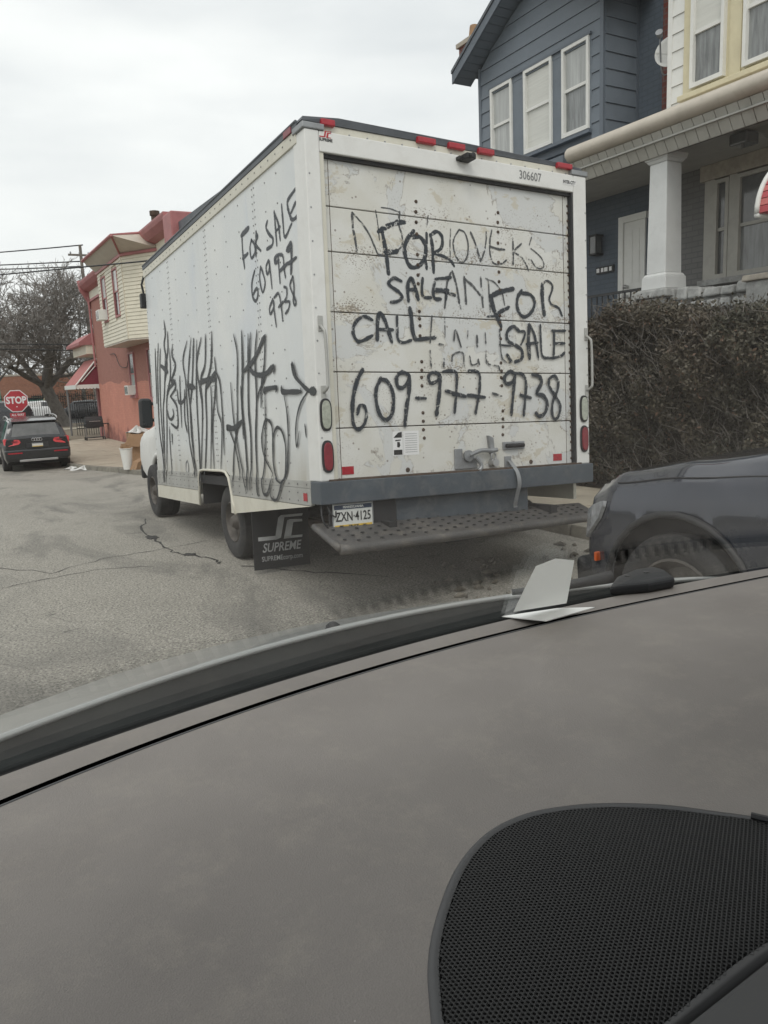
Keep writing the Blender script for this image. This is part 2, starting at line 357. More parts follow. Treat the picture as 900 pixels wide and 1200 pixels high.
M['pole'] = mat('weathered_wood_pole', (.17, .15, .13), .9, var=.2, stretch=(4, 4, .5))
M['green'] = mat('green_paint', (.10, .25, .20), .6)
def dashmat():
    m, t, b = nodes('soft_touch_dashboard'); v = coords(t)
    c = mixc(t, ramp(t, noise(t, v, 2.2, 4, .6), .3, .7), (.190, .173, .160), (.262, .240, .222))
    dst = noise(t, v, 14, 9, .8); c = mixc(t, ramp(t, dst, .50, .72, 0, .40), c, (.33, .30, .255))
    vo = N(t, 'ShaderNodeTexVoronoi', Scale=26.0); t.links.new(v, vo.inputs['Vector'])
    sel = N(t, 'ShaderNodeSeparateColor'); t.links.new(vo.outputs['Color'], sel.inputs[0])
    k = mth(t, 'MULTIPLY', mth(t, 'LESS_THAN', vo.outputs['Distance'], .022), mth(t, 'GREATER_THAN', sel.outputs[0], .80)); c = mixc(t, mth(t, 'MULTIPLY', k, .6), c, (.5, .48, .45))
    t.links.new(c, b.inputs['Base Color']); b.inputs['Roughness'].default_value = .62; b.inputs['Specular IOR Level'].default_value = .35
    gr = N(t, 'ShaderNodeTexVoronoi', Scale=620.0); t.links.new(v, gr.inputs['Vector'])
    bumpn(t, b, gr.outputs['Distance'], .35, .0008); return m
M['dash'] = dashmat()
M['mesh'] = mat('black_grille_plastic', (.020, .020, .020), .5, var=.1)
M['rimgrey'] = mat('dark_grey_trim', (.05, .05, .052), .45, var=.1)
M['hood'] = mat('silver_bonnet_paint', (.36, .37, .36), .3, .35, var=.06, coat=.5, dirt=(.25, .24, .22), dirta=.3)
M['cowl'] = mat('black_cowl_plastic', (.010, .012, .012), .6, var=.4, vs=6, dirt=(.05, .05, .045), dirta=.25, spec=.08)
def reflection_mat():  # translucent white for the leaf that imitates the slip's reflection
    m, t, b = nodes('paper_reflection'); b.inputs['Base Color'].default_value = (.84, .84, .82, 1); b.inputs['Roughness'].default_value = .7
    tl = t.nodes.new('ShaderNodeBsdfTranslucent'); tl.inputs['Color'].default_value = (.84, .84, .82, 1); mxs = N(t, 'ShaderNodeMixShader'); mxs.inputs[0].default_value = .7
    t.links.new(b.outputs[0], mxs.inputs[1]); t.links.new(tl.outputs[0], mxs.inputs[2]); t.links.new(mxs.outputs[0], t.nodes['Material Output'].inputs['Surface']); return m
M['paper'] = reflection_mat(); M['paper_flat'] = mat('white_paper_opaque', (.84, .84, .82), .7, var=.01)
def windshield():
    m = bpy.data.materials.new('windscreen_glass'); m.use_nodes = True; t = m.node_tree; t.nodes.clear()
    out = t.nodes.new('ShaderNodeOutputMaterial'); ge = t.nodes.new('ShaderNodeNewGeometry')
    dt = N(t, 'ShaderNodeVectorMath'); dt.operation = 'DOT_PRODUCT'; t.links.new(ge.outputs['Incoming'], dt.inputs[0]); t.links.new(ge.outputs['Normal'], dt.inputs[1])
    c = mth(t, 'ABSOLUTE', dt.outputs['Value']); f = mth(t, 'POWER', mth(t, 'SUBTRACT', 1.0, c), 5.0)
    f = mth(t, 'ADD', mth(t, 'MULTIPLY', f, .72), .03)
    tr = t.nodes.new('ShaderNodeBsdfTransparent'); tr.inputs['Color'].default_value = (.975, .98, .975, 1)
    gl = t.nodes.new('ShaderNodeBsdfGlossy'); gl.inputs['Roughness'].default_value = 0.0
    df = t.nodes.new('ShaderNodeBsdfDiffuse'); df.inputs['Color'].default_value = (.6, .6, .58, 1)
    a = t.nodes.new('ShaderNodeMixShader'); t.links.new(f, a.inputs[0]); t.links.new(tr.outputs[0], a.inputs[1]); t.links.new(gl.outputs[0], a.inputs[2])
    d = t.nodes.new('ShaderNodeMixShader'); v = coords(t)
    t.links.new(ramp(t, noise(t, v, 3, 5, .6), .3, .7, .003, .010), d.inputs[0]); t.links.new(a.outputs[0], d.inputs[1]); t.links.new(df.outputs[0], d.inputs[2])
    t.links.new(d.outputs[0], out.inputs['Surface']); return m
M['windshield'] = windshield()
def hedgeleaf():
    m, t, b = nodes('hedge_leaf'); v = coords(t)
    c = mixc(t, ramp(t, noise(t, v, 1.1, 3, .6), .35, .65), (.055, .054, .036), (.105, .083, .060))
    c = mixc(t, ramp(t, noise(t, v, 24, 2), .5, .7, 0, .8), c, (.13, .115, .075))
    t.links.new(c, b.inputs['Base Color']); b.inputs['Roughness'].default_value = .55; return m
M['hleaf'] = hedgeleaf()
M['hbrown'] = mat('dry_brown_leaf', (.15, .095, .065), .7, var=.4, vs=16)
M['sticker2'] = mat('worn_white_print', (.42, .43, .43), .6, var=.35, vs=4)
M['paned2'] = mat('window_pane_mottled', (.20, .21, .21), .14, var=.4, vs=5, stretch=(1, 4, .5), spec=.7)
M['awred'] = mat('red_awning_metal', (.42, .06, .07), .5, var=.1)
M['awred2'] = mat('light_red_awning_metal', (.50, .13, .12), .5, var=.1)
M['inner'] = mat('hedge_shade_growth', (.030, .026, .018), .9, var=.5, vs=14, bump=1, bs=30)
M['brick_orange'] = brick('orange_brick', (.36, .15, .09), (.28, .11, .07), (.25, .2, .16), 1.0, .4)
M['debris'] = mat('street_debris', (.16, .145, .12), .9, var=.5, vs=9)
M['headlamp'] = mat('headlamp_glass', (.42, .43, .44), .08, .3, var=.4, vs=14, coat=.5)
M['tail'] = mat('tail_lamp_red', (.62, .07, .08), .25, var=.3, vs=8)
M['rivet'] = mat('dull_rivet', (.15, .15, .15), .5, .3)
M['pit'] = mat('speaker_pit', (.004, .004, .004), .9, var=0)
REAR_STROKES='f17:340,1773 339,1686 353,1605 363,1523;f13:340,1773 417,1703 468,1634 503,1562 530,1516 606,1522 687,1559 723,1600 720,1666 700,1730 710,1817;f9:520,1806 532,1723 541,1612;f9:565,1829 632,1829 699,1815;b28:563,1680 577,1606 590,1522 597,1447 603,1391;b32:535,1668 615,1713 695,1744 747,1749;b32:579,1536 641,1541 681,1550;b29:820,1699 771,1647 740,1582 748,1506 786,1451 845,1460 894,1508 915,1577 899,1634 859,1664 800,1652;b21:925,1694 922,1617 907,1528 917,1446;b25:955,1687 970,1611 972,1523 974,1426;b24:954,1678 1004,1711 1045,1696 1058,1648 1041,1597 979,1558;b20:979,1558 1064,1545 1124,1520 1153,1483;f9:1132,1743 1122,1634 1122,1545;f12:1207,1745 1154,1666 1163,1568 1217,1512 1269,1556 1282,1647 1256,1725 1207,1745;f8:942,1812 927,1733;f16:1307,1735 1349,1653 1390,1535;f12:1390,1535 1424,1599 1447,1692 1449,1753;f13:1501,1768 1479,1674 1482,1583 1513,1529 1587,1534 1634,1564;f16:1478,1649 1550,1637 1617,1637;f15:1697,1724 1699,1610 1694,1527;f13:1781,1695 1711,1632 1778,1596 1825,1536 1845,1495;f9:1880,1751 1857,1691;f10:1871,1666 1933,1634 1982,1595 1999,1549 1973,1523 1916,1532 1875,1577 1847,1585;f17:1134,1446 1167,1349 1188,1224;f16:1121,1435 1087,1364 1071,1263 1059,1183;b22:1018,1305 1152,1278;f18:1238,1413 1244,1313 1248,1222;f18:1238,1403 1319,1348 1400,1271;f15:1386,1423 1393,1321 1400,1204;f11:1431,1416 1456,1397 1460,1305 1466,1171;f10:1457,1407 1515,1390 1580,1322 1604,1229;f10:1193,1209 1201,1179;f18:1127,1286 1154,1273;b35:1466,1284 1567,1326 1689,1354;b33:1479,1285 1496,1203 1534,1132 1565,1071;b27:1528,1163 1589,1192 1644,1215;b17:1441,1139 1534,1148;b26:1771,1348 1728,1288 1726,1214 1766,1157 1822,1160 1879,1210 1895,1275 1854,1321 1771,1327;b32:1977,1408 1974,1301 1992,1172;b18:1977,1408 2021,1432 2071,1414 2077,1371 2046,1304 2067,1257 2140,1233 2175,1174;b23:701,1349 644,1365 598,1333 619,1306 675,1276 702,1244 672,1213 609,1202;b27:753,1217 751,1314 777,1373 804,1337 835,1231;b23:756,1295 815,1298;b22:877,1380 868,1311 877,1253 943,1249;b22:984,1382 1119,1401;b24:977,1357 963,1297 973,1248 1027,1243;b28:969,1302 1091,1309;b20:1079,1304 1070,1243;b23:458,1075 398,1096 343,1070 308,1018 311,966 341,929 391,940 453,970;b27:490,943 495,1043 515,1125 553,1083 583,998 605,931;b23:494,1014 617,1014;b21:654,1111 652,1020 655,952 694,929 764,947;b31:762,1169 773,1082 779,1004 800,951;b26:800,951 895,963 968,972;f12:944,1123 932,1029 921,934;f14:997,926 1033,922;f8:1053,1113 1051,973;f10:1127,954 1143,1031 1189,910;f14:918,879 923,760;f16:1035,821 1031,766;f13:1103,807 1117,853 1200,870 1215,773;f9:1254,1029 1248,973;f17:1335,996 1336,913;f11:1411,1019 1415,941;f13:1413,889 1423,796 1522,776 1539,744;f12:1263,845 1280,784 1332,795 1339,826 1351,784;f14:1127,954 1143,1031 1189,910;b26:1735,1039 1681,1075 1618,1030 1623,967 1690,937 1758,896 1750,832 1687,809;b17:1735,1039 1790,1036 1775,982 1746,938;b13:1541,934 1663,926;f13:1545,1049 1553,892 1578,819 1652,798;b26:1613,861 1652,809;b32:1834,1091 1823,962 1831,838;b22:1841,1091 1888,1007 1919,845;b22:1802,945 1915,959;b20:1945,1095 1947,965 1963,856 2057,842;b20:2062,1055 2202,1058;b22:2084,1050 2082,957 2075,858;b22:2082,955 2193,960;b22:2057,842 2146,859 2191,888;b30:365,740 318,664 283,555 271,451;b23:271,451 276,374 312,335 358,372 380,439 364,492 331,497 307,440;b27:506,684 464,611 460,524 484,437 527,397 574,425 597,503 593,591 556,659 506,679;b27:731,709 673,723 631,689 635,630 674,615 723,659 736,699;b30:736,699 725,580 703,482 683,353;b22:783,545 866,541;b24:994,710 934,725 896,695 913,649 968,665 994,700;b30:994,700 983,579 963,478 952,422;b22:1020,730 1082,736 1137,721 1133,598 1110,434;b25:1039,594 1126,573 1214,551;b23:1246,737 1310,737 1348,701 1337,576 1299,425;b27:1233,561 1389,544;b23:1100,566 1214,551;f15:1456,575 1549,551;b28:1684,719 1629,734 1580,691 1593,649 1641,649 1683,692;b26:1684,713 1658,552 1636,408;b24:1684,724 1753,714 1787,660 1776,530 1758,400;b24:1728,557 1833,535;b29:1852,714 1923,698 1943,649 1891,572 1962,550 1997,494 1973,417 1915,391 1879,419;b24:2119,660 2083,704 2024,682 2022,627 2072,560 2130,481 2120,403 2075,365 2046,416 2056,505 2102,582 2119,660'
SIDE_STROKES='b42:1083,1899 1254,1881;b29:1239,1877 1242,1766 1219,1628;b29:1252,1707 1127,1720;b25:1040,1800 1078,1749 1061,1671 985,1689 976,1746 1040,1800;b28:933,1833 960,1664;b25:935,1824 907,1788 961,1752 859,1680;b26:698,1851 730,1812 673,1751 614,1709 633,1667 739,1663;b25:564,1880 555,1768 547,1647;b25:565,1872 502,1783 481,1669;b19:558,1742 469,1756;b23:426,1889 417,1779 396,1667 271,1725;b26:177,1924 307,1891 324,1852 297,1792 257,1747 166,1750 134,1792;b23:273,1795 188,1841;b25:1005,1565 1076,1489 1078,1389 1012,1342 961,1388 983,1432 1067,1397;b22:877,1568 909,1487 864,1381 805,1438 842,1522 877,1568;b22:711,1581 770,1546 752,1490 708,1514 705,1571;b20:700,1569 688,1473 676,1376;b28:531,1580 596,1566 588,1536 524,1541;b22:532,1571 521,1384;b22:531,1580 448,1552 436,1468 421,1402;b27:510,1465 361,1489;b32:373,1572 299,1604 300,1503 320,1409;b37:351,1563 296,1586;b26:362,1480 221,1494;b21:674,1299 743,1244 727,1203 655,1249 674,1299;b19:667,1289 650,1191 630,1098;b20:647,1304 556,1317 519,1217 508,1123;b22:569,1225 478,1248;b19:453,1344 407,1326 414,1273 454,1244 372,1230 389,1187 453,1161;b19:293,1386 346,1333 297,1262 258,1211 283,1192 302,1227 280,1303 293,1386;t29:4219,1360 4265,1063 4311,761;t29:4066,1397 4187,1056 4268,491 4196,182 4179,-126;t29:3992,1333 4077,1084 4139,751 4152,201;t33:3754,1599 3733,1463 3815,1349 3747,1144 3912,941;t30:3638,1468 3675,1278 3827,1115;t40:4005,1151 3733,1061;t28:3789,1256 3936,851 4038,671 4088,296 4164,-125;t27:3601,1288 3640,1009 3837,807 3925,480 4087,-123;t30:3476,1316 3518,1208 3411,1093 3619,953 3484,942 3468,871 3695,798;t27:3837,807 3707,889 3488,925;t26:3695,798 3478,696 3446,554 3504,459 3735,511;t24:3839,661 3823,587 3723,556 3607,596 3625,660;t21:3816,477 3837,256 3828,-40;t24:3727,401 3734,292;t25:3275,977 3301,738 3317,462;t28:3406,849 3370,725 3210,716 3104,760;t25:3119,829 3184,561 3126,405;t24:2931,1283 3113,1114 3065,875 3072,370 3001,149 2923,-36;t24:2785,1297 2911,1060 2982,885 2968,685 2970,284 2864,-35;t29:2697,1277 2828,905 2939,683;t26:2606,1250 2714,767 2736,281 2766,-115;t25:2457,1254 2655,1034 2596,791 2562,566 2762,-98;t25:2316,1266 2387,1008 2549,882 2542,661;t27:2128,1264 2209,990 2409,778 2454,436 2610,-44;t40:2990,853 2758,827;t37:2581,861 2287,860 2089,844;t35:2406,793 2075,917;t23:2090,1037 2083,873 2179,640 2273,430 2300,42;t22:2076,910 1979,791 1964,495 1977,183;t18:2095,815 2093,575 2002,422 2099,46;t21:2249,797 2267,584 2404,40;t21:3017,921 2954,618 2940,283 2931,-19;t20:1548,1164 1488,999 1539,713 1586,448 1717,176 1781,-105;t30:1353,1164 1376,896 1443,575 1411,296 1400,-104;t25:1205,1119 1244,883 1291,554 1277,294 1334,-101;t18:1149,1124 1210,930 1239,870;t23:1010,1123 1085,917 1097,619 1166,292 1171,-82 1144,-145;t21:844,1065 897,849 977,710 1009,545;t30:1378,838 1103,919 910,1031 844,1065;t30:1257,872 1120,809 982,784 846,790 710,825 710,778;t18:882,769 1079,618 1135,444;t18:1692,785 1666,464 1572,176 1424,-131;t22:1443,733 1443,456 1448,310;t36:1829,393 1847,415 1656,402 1463,456;t18:1787,385 1663,245 1566,-28;t16:1572,407 1681,259 1764,36;t27:918,644 914,669 684,670 689,641;t18:908,644 943,363 998,114 1053,-13 1033,-114 965,-124 887,-58 839,42;t19:839,42 991,164 1029,303 951,425 881,441 805,396 798,262 812,116 763,7 657,-32;t18:657,-32 582,59 558,236 605,342 694,380 774,334 811,238 819,116;t29:576,667 565,632 403,618 235,609;t13:233,631 237,598;t17:538,613 497,467 501,282 550,72 640,-25 753,-151 866,-145 887,-58;t23:303,730 364,808 345,739 229,663 102,605 -1,598;t40:89,601 -5,594;t15:115,606 245,533 327,437 361,325 352,234 297,340;t15:195,387 181,299'
# ================================================================== SETTING
def sheet(name, pts, nsub=None, m='asphalt', dz=0.0):
    mb = MB(); mb.add([(x, y, z + dz) for x, y, z in pts], [tuple(range(len(pts)))]); return mb.build(name, M[m], kind='structure')
# ground, one sheet to the horizon following the dip of the street
ys = [-60, -20, 0, 9, 12, 15, 18, 21, 24, 26, 30, 40, 60, 120, 400, 1500]
mb = MB(); xs = [-900, -60, -9, 16, 60, 900]
mb.add([(x, y, G(y) - .03) for y in ys for x in xs], [(j * 6 + i, j * 6 + i + 1, (j + 1) * 6 + i + 1, (j + 1) * 6 + i) for j in range(len(ys) - 1) for i in range(5)])
mb.build('ground', M['grass'], kind='structure')
mb = MB(); yr = [-30, 0, 4, 9, 12, 15, 18, 21, 24, 26, 30, 36, 41, 52]
mb.add([(x, y, G(y)) for y in yr for x in (-7, 5.4)], [(j * 2, j * 2 + 1, j * 2 + 3, j * 2 + 2) for j in range(len(yr) - 1)])
mb.build('road', M['asphalt'], kind='structure')
def kx(y):                                   # where the kerb runs
    return interp([(-30, 5.05), (9, 5.05), (12, 4.80), (19.5, 3.87), (26, 3.32), (34, 3.3), (38, 3.8), (40.5, 6.0)], y)[0]
sheet('cross_street', [(-60, 41.2, -2.35), (60, 41.2, -2.35), (60, 51.5, -2.35), (-60, 51.5, -2.35)], m='asphalt2', dz=.004)
# kerb: stones with joints
kb = thing('kerb', None, None, (5, 0, -1.55)); kb['kind'] = 'structure'
y = -3.0; stones = []
while y < 40.2:
    y2 = min(y + 1.4, 40.3); a, b = kx(y + .01), kx(y2 - .01); z1, z2 = G(y), G(y2); h = .12 + random.uniform(-.012, .012)
    mb = MB(); mb.hexa([(a, y + .012, z1 - .1), (a + .17, y + .012, z1 - .1), (b + .17, y2 - .012, z2 - .1), (b, y2 - .012, z2 - .1), (a + .015, y + .012, z1 + h), (a + .17, y + .012, z1 + h), (b + .17, y2 - .012, z2 + h), (b + .015, y2 - .012, z2 + h)])
    mb.build('kerb_stone', M['kerb'], kb, bevel=.01); y = y2
# pavement slabs
pv = thing('sidewalk', None, None, (6, 10, -1.43)); pv['kind'] = 'structure'
y = -3.0
while y < 40:
    y2 = min(y + 1.5, 40.3); xe = 6.88
    for c in range(2):
        a0, b0 = kx(y) + .175, kx(y2) + .175
        fa, fb = (0, .5) if c == 0 else (.5, 1)
        A0 = a0 + (xe - a0) * fa + .006; A1 = a0 + (xe - a0) * fb - .006; B0 = b0 + (xe - b0) * fa + .006; B1 = b0 + (xe - b0) * fb - .006
        z1, z2 = G(y) + .12, G(y2) + .12; e = random.uniform(-.006, .006)
        mb = MB(); mb.hexa([(A0, y + .006, z1 - .12), (A1, y + .006, z1 - .12), (B1, y2 - .006, z2 - .12), (B0, y2 - .006, z2 - .12), (A0, y + .006, z1 + e), (A1, y + .006, z1 + e), (B1, y2 - .006, z2 + e), (B0, y2 - .006, z2 + e)])
        mb.build('paving_slab', M['conc'], pv)
    y = y2
mb = MB()
for ya, yb in zip(yr, yr[1:]): mb.add([(5.3, ya, G(ya) + .09), (16, ya, G(ya) + .09), (16, yb, G(yb) + .09), (5.3, yb, G(yb) + .09)], [(0, 1, 2, 3)])
mb.build('front_yards', M['soil'], kind='structure')
# far side of the cross street: kerb, pavement, verge
mb = MB(); mb.box((-40, 51.5, -2.5), (60, 51.7, -2.22)); mb.build('far_kerb', M['kerb'], kind='structure')
mb = MB(); mb.box((-40, 51.71, -2.5), (60, 54.2, -2.225)); mb.build('far_sidewalk', M['conc'], kind='structure')
mb = MB(); mb.box((-40, 54.21, -2.5), (60, 62, -2.23)); mb.build('verge', M['soil'], kind='structure')
mb = MB(); mb.box((-60, 62.01, -2.5), (80, 92, -2.26)); mb.build('car_park', M['asphalt2'], kind='structure')
# tar marks and litter in the road
def blot(name, px, py, rx, ry, m, label, seed, cat='patch', kind=None):
    rnd = random.Random(seed); p = at(px, py, 'z', -1.55)
    if p.y > 9: 
        d = at(px, py, 'z', -1.0); t_ = -1.1279 / (d.z + .0469 * d.y); p = d * t_
    mb = MB(); n = 18; vs = []
    for k in range(n):
        q = 2 * math.pi * k / n; r = rnd.uniform(.6, 1.1); vs.append((p.x + rx * r * math.cos(q), p.y + ry * r * math.sin(q)))
    mb.prism([(x, y, G(y) + .001) for x, y in vs], (0, 0, .004)); return mb.build(name, M[m], kind='structure')
blot('tar_patch', 178, 630, .07, .13, 'tar', '', 1); blot('tar_patch', 222, 650, .06, .07, 'tar', '', 2)
def crack(pts, wd, seed):
    rnd = random.Random(seed); P = []
    for (px, py) in pts:
        p = at(px, py, 'z', -1.55)
        if p.y > 9: d = at(px, py, 'z', -1.0); p = d * (-1.1279 / (d.z + .0469 * d.y))
        P.append(p)
    Q = []
    for a, b in zip(P, P[1:]):
        for j in range(5): q = a.lerp(b, j / 5); Q.append(q + Vector((rnd.uniform(-.03, .03), rnd.uniform(-.03, .03), 0)))
    mb = MB(); vs = []
    for i, q in enumerate(Q):
        t_ = (Q[min(i + 1, len(Q) - 1)] - Q[max(i - 1, 0)]); s_ = Vector((t_.y, -t_.x, 0)).normalized() * wd * rnd.uniform(.4, 1.3)
        vs += [(q.x + s_.x, q.y + s_.y, G(q.y) + .003), (q.x - s_.x, q.y - s_.y, G(q.y) + .003)]
    mb.add(vs, [(2 * i, 2 * i + 1, 2 * i + 3, 2 * i + 2) for i in range(len(Q) - 1)]); mb.build('road_crack', M['tar'], kind='structure')
crack([(172, 608), (166, 625), (178, 630), (190, 640), (205, 648), (222, 651), (250, 656), (262, 662)], .012, 3)
crack([(0, 665), (60, 672), (120, 655), (180, 645), (255, 632)], .006, 4)
crack([(283, 664), (330, 668), (400, 672), (470, 676)], .010, 5)
crack([(0, 690), (50, 680), (110, 668), (200, 662)], .004, 6)

# ================================================================== THE BOX TRUCK
T = ((0.999239, -0.003711, 0.038824), (0.001314, 0.998100, 0.061602), (-0.038979, -0.061504, 0.997345))
TM = Matrix(((T[0][0], T[0][1], T[0][2], 2.11625), (T[1][0], T[1][1], T[1][2], 4.59262), (T[2][0], T[2][1], T[2][2], -.64980), (0, 0, 0, 1)))
RB = TM.copy(); RB.translation = Vector((3.3, 6.9, -1.55))
tr = thing('box_truck', 'white box truck with FOR SALE and a phone number sprayed on its roll-up door', 'truck', mat=RB)
FR[0] = TM
LEN, WID, HT = 4.5, 2.40, 2.25
# left side: four riveted panels
seams = [.18, .96, 2.19, 3.48, 4.5]
for a, b in zip(seams, seams[1:]):
    lo = 0.0
    mb = MB()
    if a < 2.0 < b or (a <= 1.9 and b >= 2.19) or a == 2.19:
        # panel notched by the wheel arch (1.92..2.78)
        ya, yb = max(a + .002, 1.90), min(b - .002, 2.80)
        pts = [(0, a + .002, 0)]
        if ya > a + .01: pts += [(0, ya, 0), (0, ya + .05, .03)]
        else: pts[0] = (0, a + .002, .03)
        if yb < b - .01: pts += [(0, yb - .10, .03), (0, yb, 0), (0, b - .002, 0)]
        else: pts += [(0, yb, .03)]
        pts += [(0, b - .002, 2.19), (0, a + .002, 2.19)]
        mb.prism(pts, (.02, 0, 0))
    else: mb.box((0, a + .002, 0), (.02, b - .002, 2.19))
    mb.build('side_panel', M['side'], tr)
mb = MB(); mb.box((2.38, .18, 0), (2.40, 4.5, 2.19)); mb.build('side_panel', M['side'], tr)
mb = MB(); mb.box((.02, 4.47, 0), (2.38, 4.5, 2.19)); mb.build('front_wall', M['side'], tr)
mb = MB(); mb.box((.02, .12, -.10), (2.38, 4.47, -.02)); mb.build('cargo_floor', M['under'], tr)
mb = MB(); mb.box((.0, .10, 2.282), (2.40, 4.5, 2.315)); mb.build('roof', M['roofedge'], tr, bevel=.012)
mb = MB(); mb.box((-.012, .12, 2.19), (.022, 4.51, 2.272)); mb.build('top_rail', M['cream'], tr, bevel=.004)
mb = MB(); mb.box((-.016, .10, 2.2725), (.06, 4.515, 2.322)); mb.tube([(-.012, .1, 2.318), (-.012, 4.51, 2.318)], .012); mb.build('roof_edge', M['roofedge'], tr, bevel=.004)
mb = MB(); mb.box((2.378, .12, 2.19), (2.412, 4.51, 2.32)); mb.build('top_rail', M['cream'], tr)
# rivets on the side, all in one piece
mb = MB()
def rivet(y, z, x=-.0005, r=.0068):
    mb.lathe([(.0, r), (-.002, r * .9), (-.0035, r * .4), (-.0037, .0001)], (x, y, z), 'x', 7)
rows = []
for s in seams[1:-1]:
    for dy in (-.022, .022): rows.append((s + dy, .052))
for s in (.50, .72, 1.30, 1.62, 1.92, 2.55, 2.85, 3.2, 3.8, 4.15): rows.append((s, .20))
rows.append((.09, .21)); rows.append((4.47, .12))
for yy, st in rows:
    z = .12
    while z < 2.16:
        if not (1.88 < yy < 2.82 and z < .10): rivet(yy, z)
        z += st
y = .2
while y < 4.5: rivet(y, 2.235, -.0125); y += .135
for zz in (-.025, -.085, -.14):
    y = .22
    while y < 4.48:
        if not 1.85 < y < 2.85: rivet(y, zz, -.0105)
        y += .155
mb.build('rivets', M['rivet'], tr, kind='stuff')
# lower rail in two strips
for (a, b) in ((.16, 1.86), (2.84, 4.5)):
    mb = MB(); mb.box((-.008, a, -.05), (.02, b, -.0005)); mb.build('lower_rail', M['alum'], tr, bevel=.002)
    mb = MB(); mb.box((-.010, a, -.168), (.02, b, -.052)); mb.build('lower_rail', M['alum'], tr, bevel=.002)
mb = MB(); mb.prism([(-.012, .16, -.172), (-.012, 1.86, -.172), (-.012, 1.86, -.328), (-.012, 1.78, -.328)], (.02, 0, 0)); mb.build('side_skirt', M['cream'], tr)
mb = MB(); mb.prism([(-.012, 2.84, -.172), (-.012, 4.5, -.172), (-.012, 4.5, -.312), (-.012, 2.84, -.312)], (.02, 0, 0)); mb.build('side_skirt', M['cream'], tr)
mb = MB(); mb.box((2.38, .16, -.30), (2.41, 4.5, -.0)); mb.build('side_skirt', M['cream'], tr)
# wheel arch trim and liner
arch = [(0, 1.74, -.335), (0, 1.80, -.24), (0, 1.85, -.10), (0, 1.89, -.02), (0, 1.96, .025), (0, 2.06, .035), (0, 2.62, .035), (0, 2.74, .025), (0, 2.79, -.03), (0, 2.80, -.315)]
mb = MB(); mb.tube([(-.012, y, z) for _, y, z in arch], .012, 8); mb.build('wheel_arch_trim', M['cream'], tr, smooth=True)
mb = MB(); mb.add([(x, y, z + .01) for _, y, z in arch for x in (.022, .75)], [(2 * i, 2 * i + 1, 2 * i + 3, 2 * i + 2) for i in range(len(arch) - 1)]); mb.build('wheel_arch_liner', M['under'], tr)
# faces of the side closed between skirt and arch
mb = MB(); mb.prism([(-.006, 1.86, -.33), (-.006, 1.78, -.33), (-.006, 1.85, -.10), (-.006, 1.89, -.02), (-.006, 1.86, 0)], (.02, 0, 0)); mb.build('arch_filler', M['alum'], tr)
# red reflector on the lower rail, fuel flap
mb = MB(); mb.box((-.014, .215, -.14), (-.010, .275, -.085)); mb.build('side_reflector', M['red_lens'], tr)
mb = MB(); mb.lathe([(-.002, .055), (-.006, .055), (-.006, .045), (.015, .040), (.015, .0001)], (-.001, 3.21, .05), 'x', 24)
mb.v = [(x, y, .05 + (z - .05) * 1.25) for x, y, z in mb.v]; o = mb.build('fuel_filler', M['galv'], tr, smooth=30)
# rear frame
mb = MB(); mb.box((-.006, -.004, 0), (.098, .178, 2.245)); mb.build('corner_post', M['white'], tr, bevel=.008)
mb = MB(); mb.box((2.275, -.004, 0), (2.406, .178, 2.245)); mb.build('corner_post', M['white'], tr, bevel=.008)
mb = MB(); mb.box((.099, -.003, 2.115), (2.274, .10, 2.243)); mb.build('header', M['white'], tr, bevel=.006)
mb = MB(); mb.box((.06, .03, 2.244), (2.34, .16, 2.30)); mb.build('roof_cap', M['cream'], tr, bevel=.006)
mb = MB(); mb.prism([(-.01, .02, 2.301), (2.40, .03, 2.301), (2.38, .03, 2.318), (2.2, .02, 2.326), (1.3, .015, 2.342), (.25, .01, 2.346), (.0, .02, 2.325)], (0, .22, 0)); mb.build('roof_lip', M['roofedge'], tr)
for x0, x1 in ((-.02, .135), (2.255, 2.42)):
    mb = MB(); mb.box((x0, -.012, 2.2455), (x1, .16, 2.285)); mb.build('corner_cap', M['galv'], tr, bevel=.006)
mb = MB()
for i in range(16):
    x = .2 + i * .135
    mb.lathe([(0, .007), (-.003, .006), (-.004, .0001)], (x, .0295, 2.258), 'y', 7); 
for z in [i * .21 + .08 for i in range(10)]:
    for x in (.018, 2.392): mb.lathe([(0, .006), (-.003, .005), (-.004, .0001)], (x, -.0045, z), 'y', 7)
mb.build('rivets', M['galv'], tr, kind='stuff')
for x0, x1, lit in ((.12, .22, 0), (.85, 1.0, 0), (1.11, 1.25, 0), (1.37, 1.51, 1), (2.12, 2.27, 0)):
    mb = MB(); mb.box((x0, -.004, 2.285), (x1, .03, 2.325)); mb.build('marker_light', M['red_lens'], tr, bevel=.006)
mb = MB(); mb.box((-.022, .17, 2.27), (-.0135, .30, 2.315)); mb.build('marker_light', M['red_dark'], tr, bevel=.004)
# jambs, dark channel and weather strip round the door
mb = MB(); mb.box((.0985, .006, -.02), (.128, .08, 2.114)); mb.build('door_jamb', M['cream'], tr)
mb = MB(); mb.box((2.257, .006, -.02), (2.2745, .08, 2.114)); mb.build('door_jamb', M['black'], tr)
mb = MB(); mb.box((.128, .02, 2.090), (2.257, .08, 2.1145)); mb.build('door_jamb', M['under'], tr)  # top jamb coloured near-black to paint the shadow under the header
mb = MB()
for i in range(34): 
    z = .05 + i * .06 + random.uniform(-.012, .012); mb.lathe([(0, .011), (-.006, .008), (-.008, .0001)], (2.25, .043, z), 'y', 7)
mb.build('door_rollers', M['rust'], tr, kind='stuff')
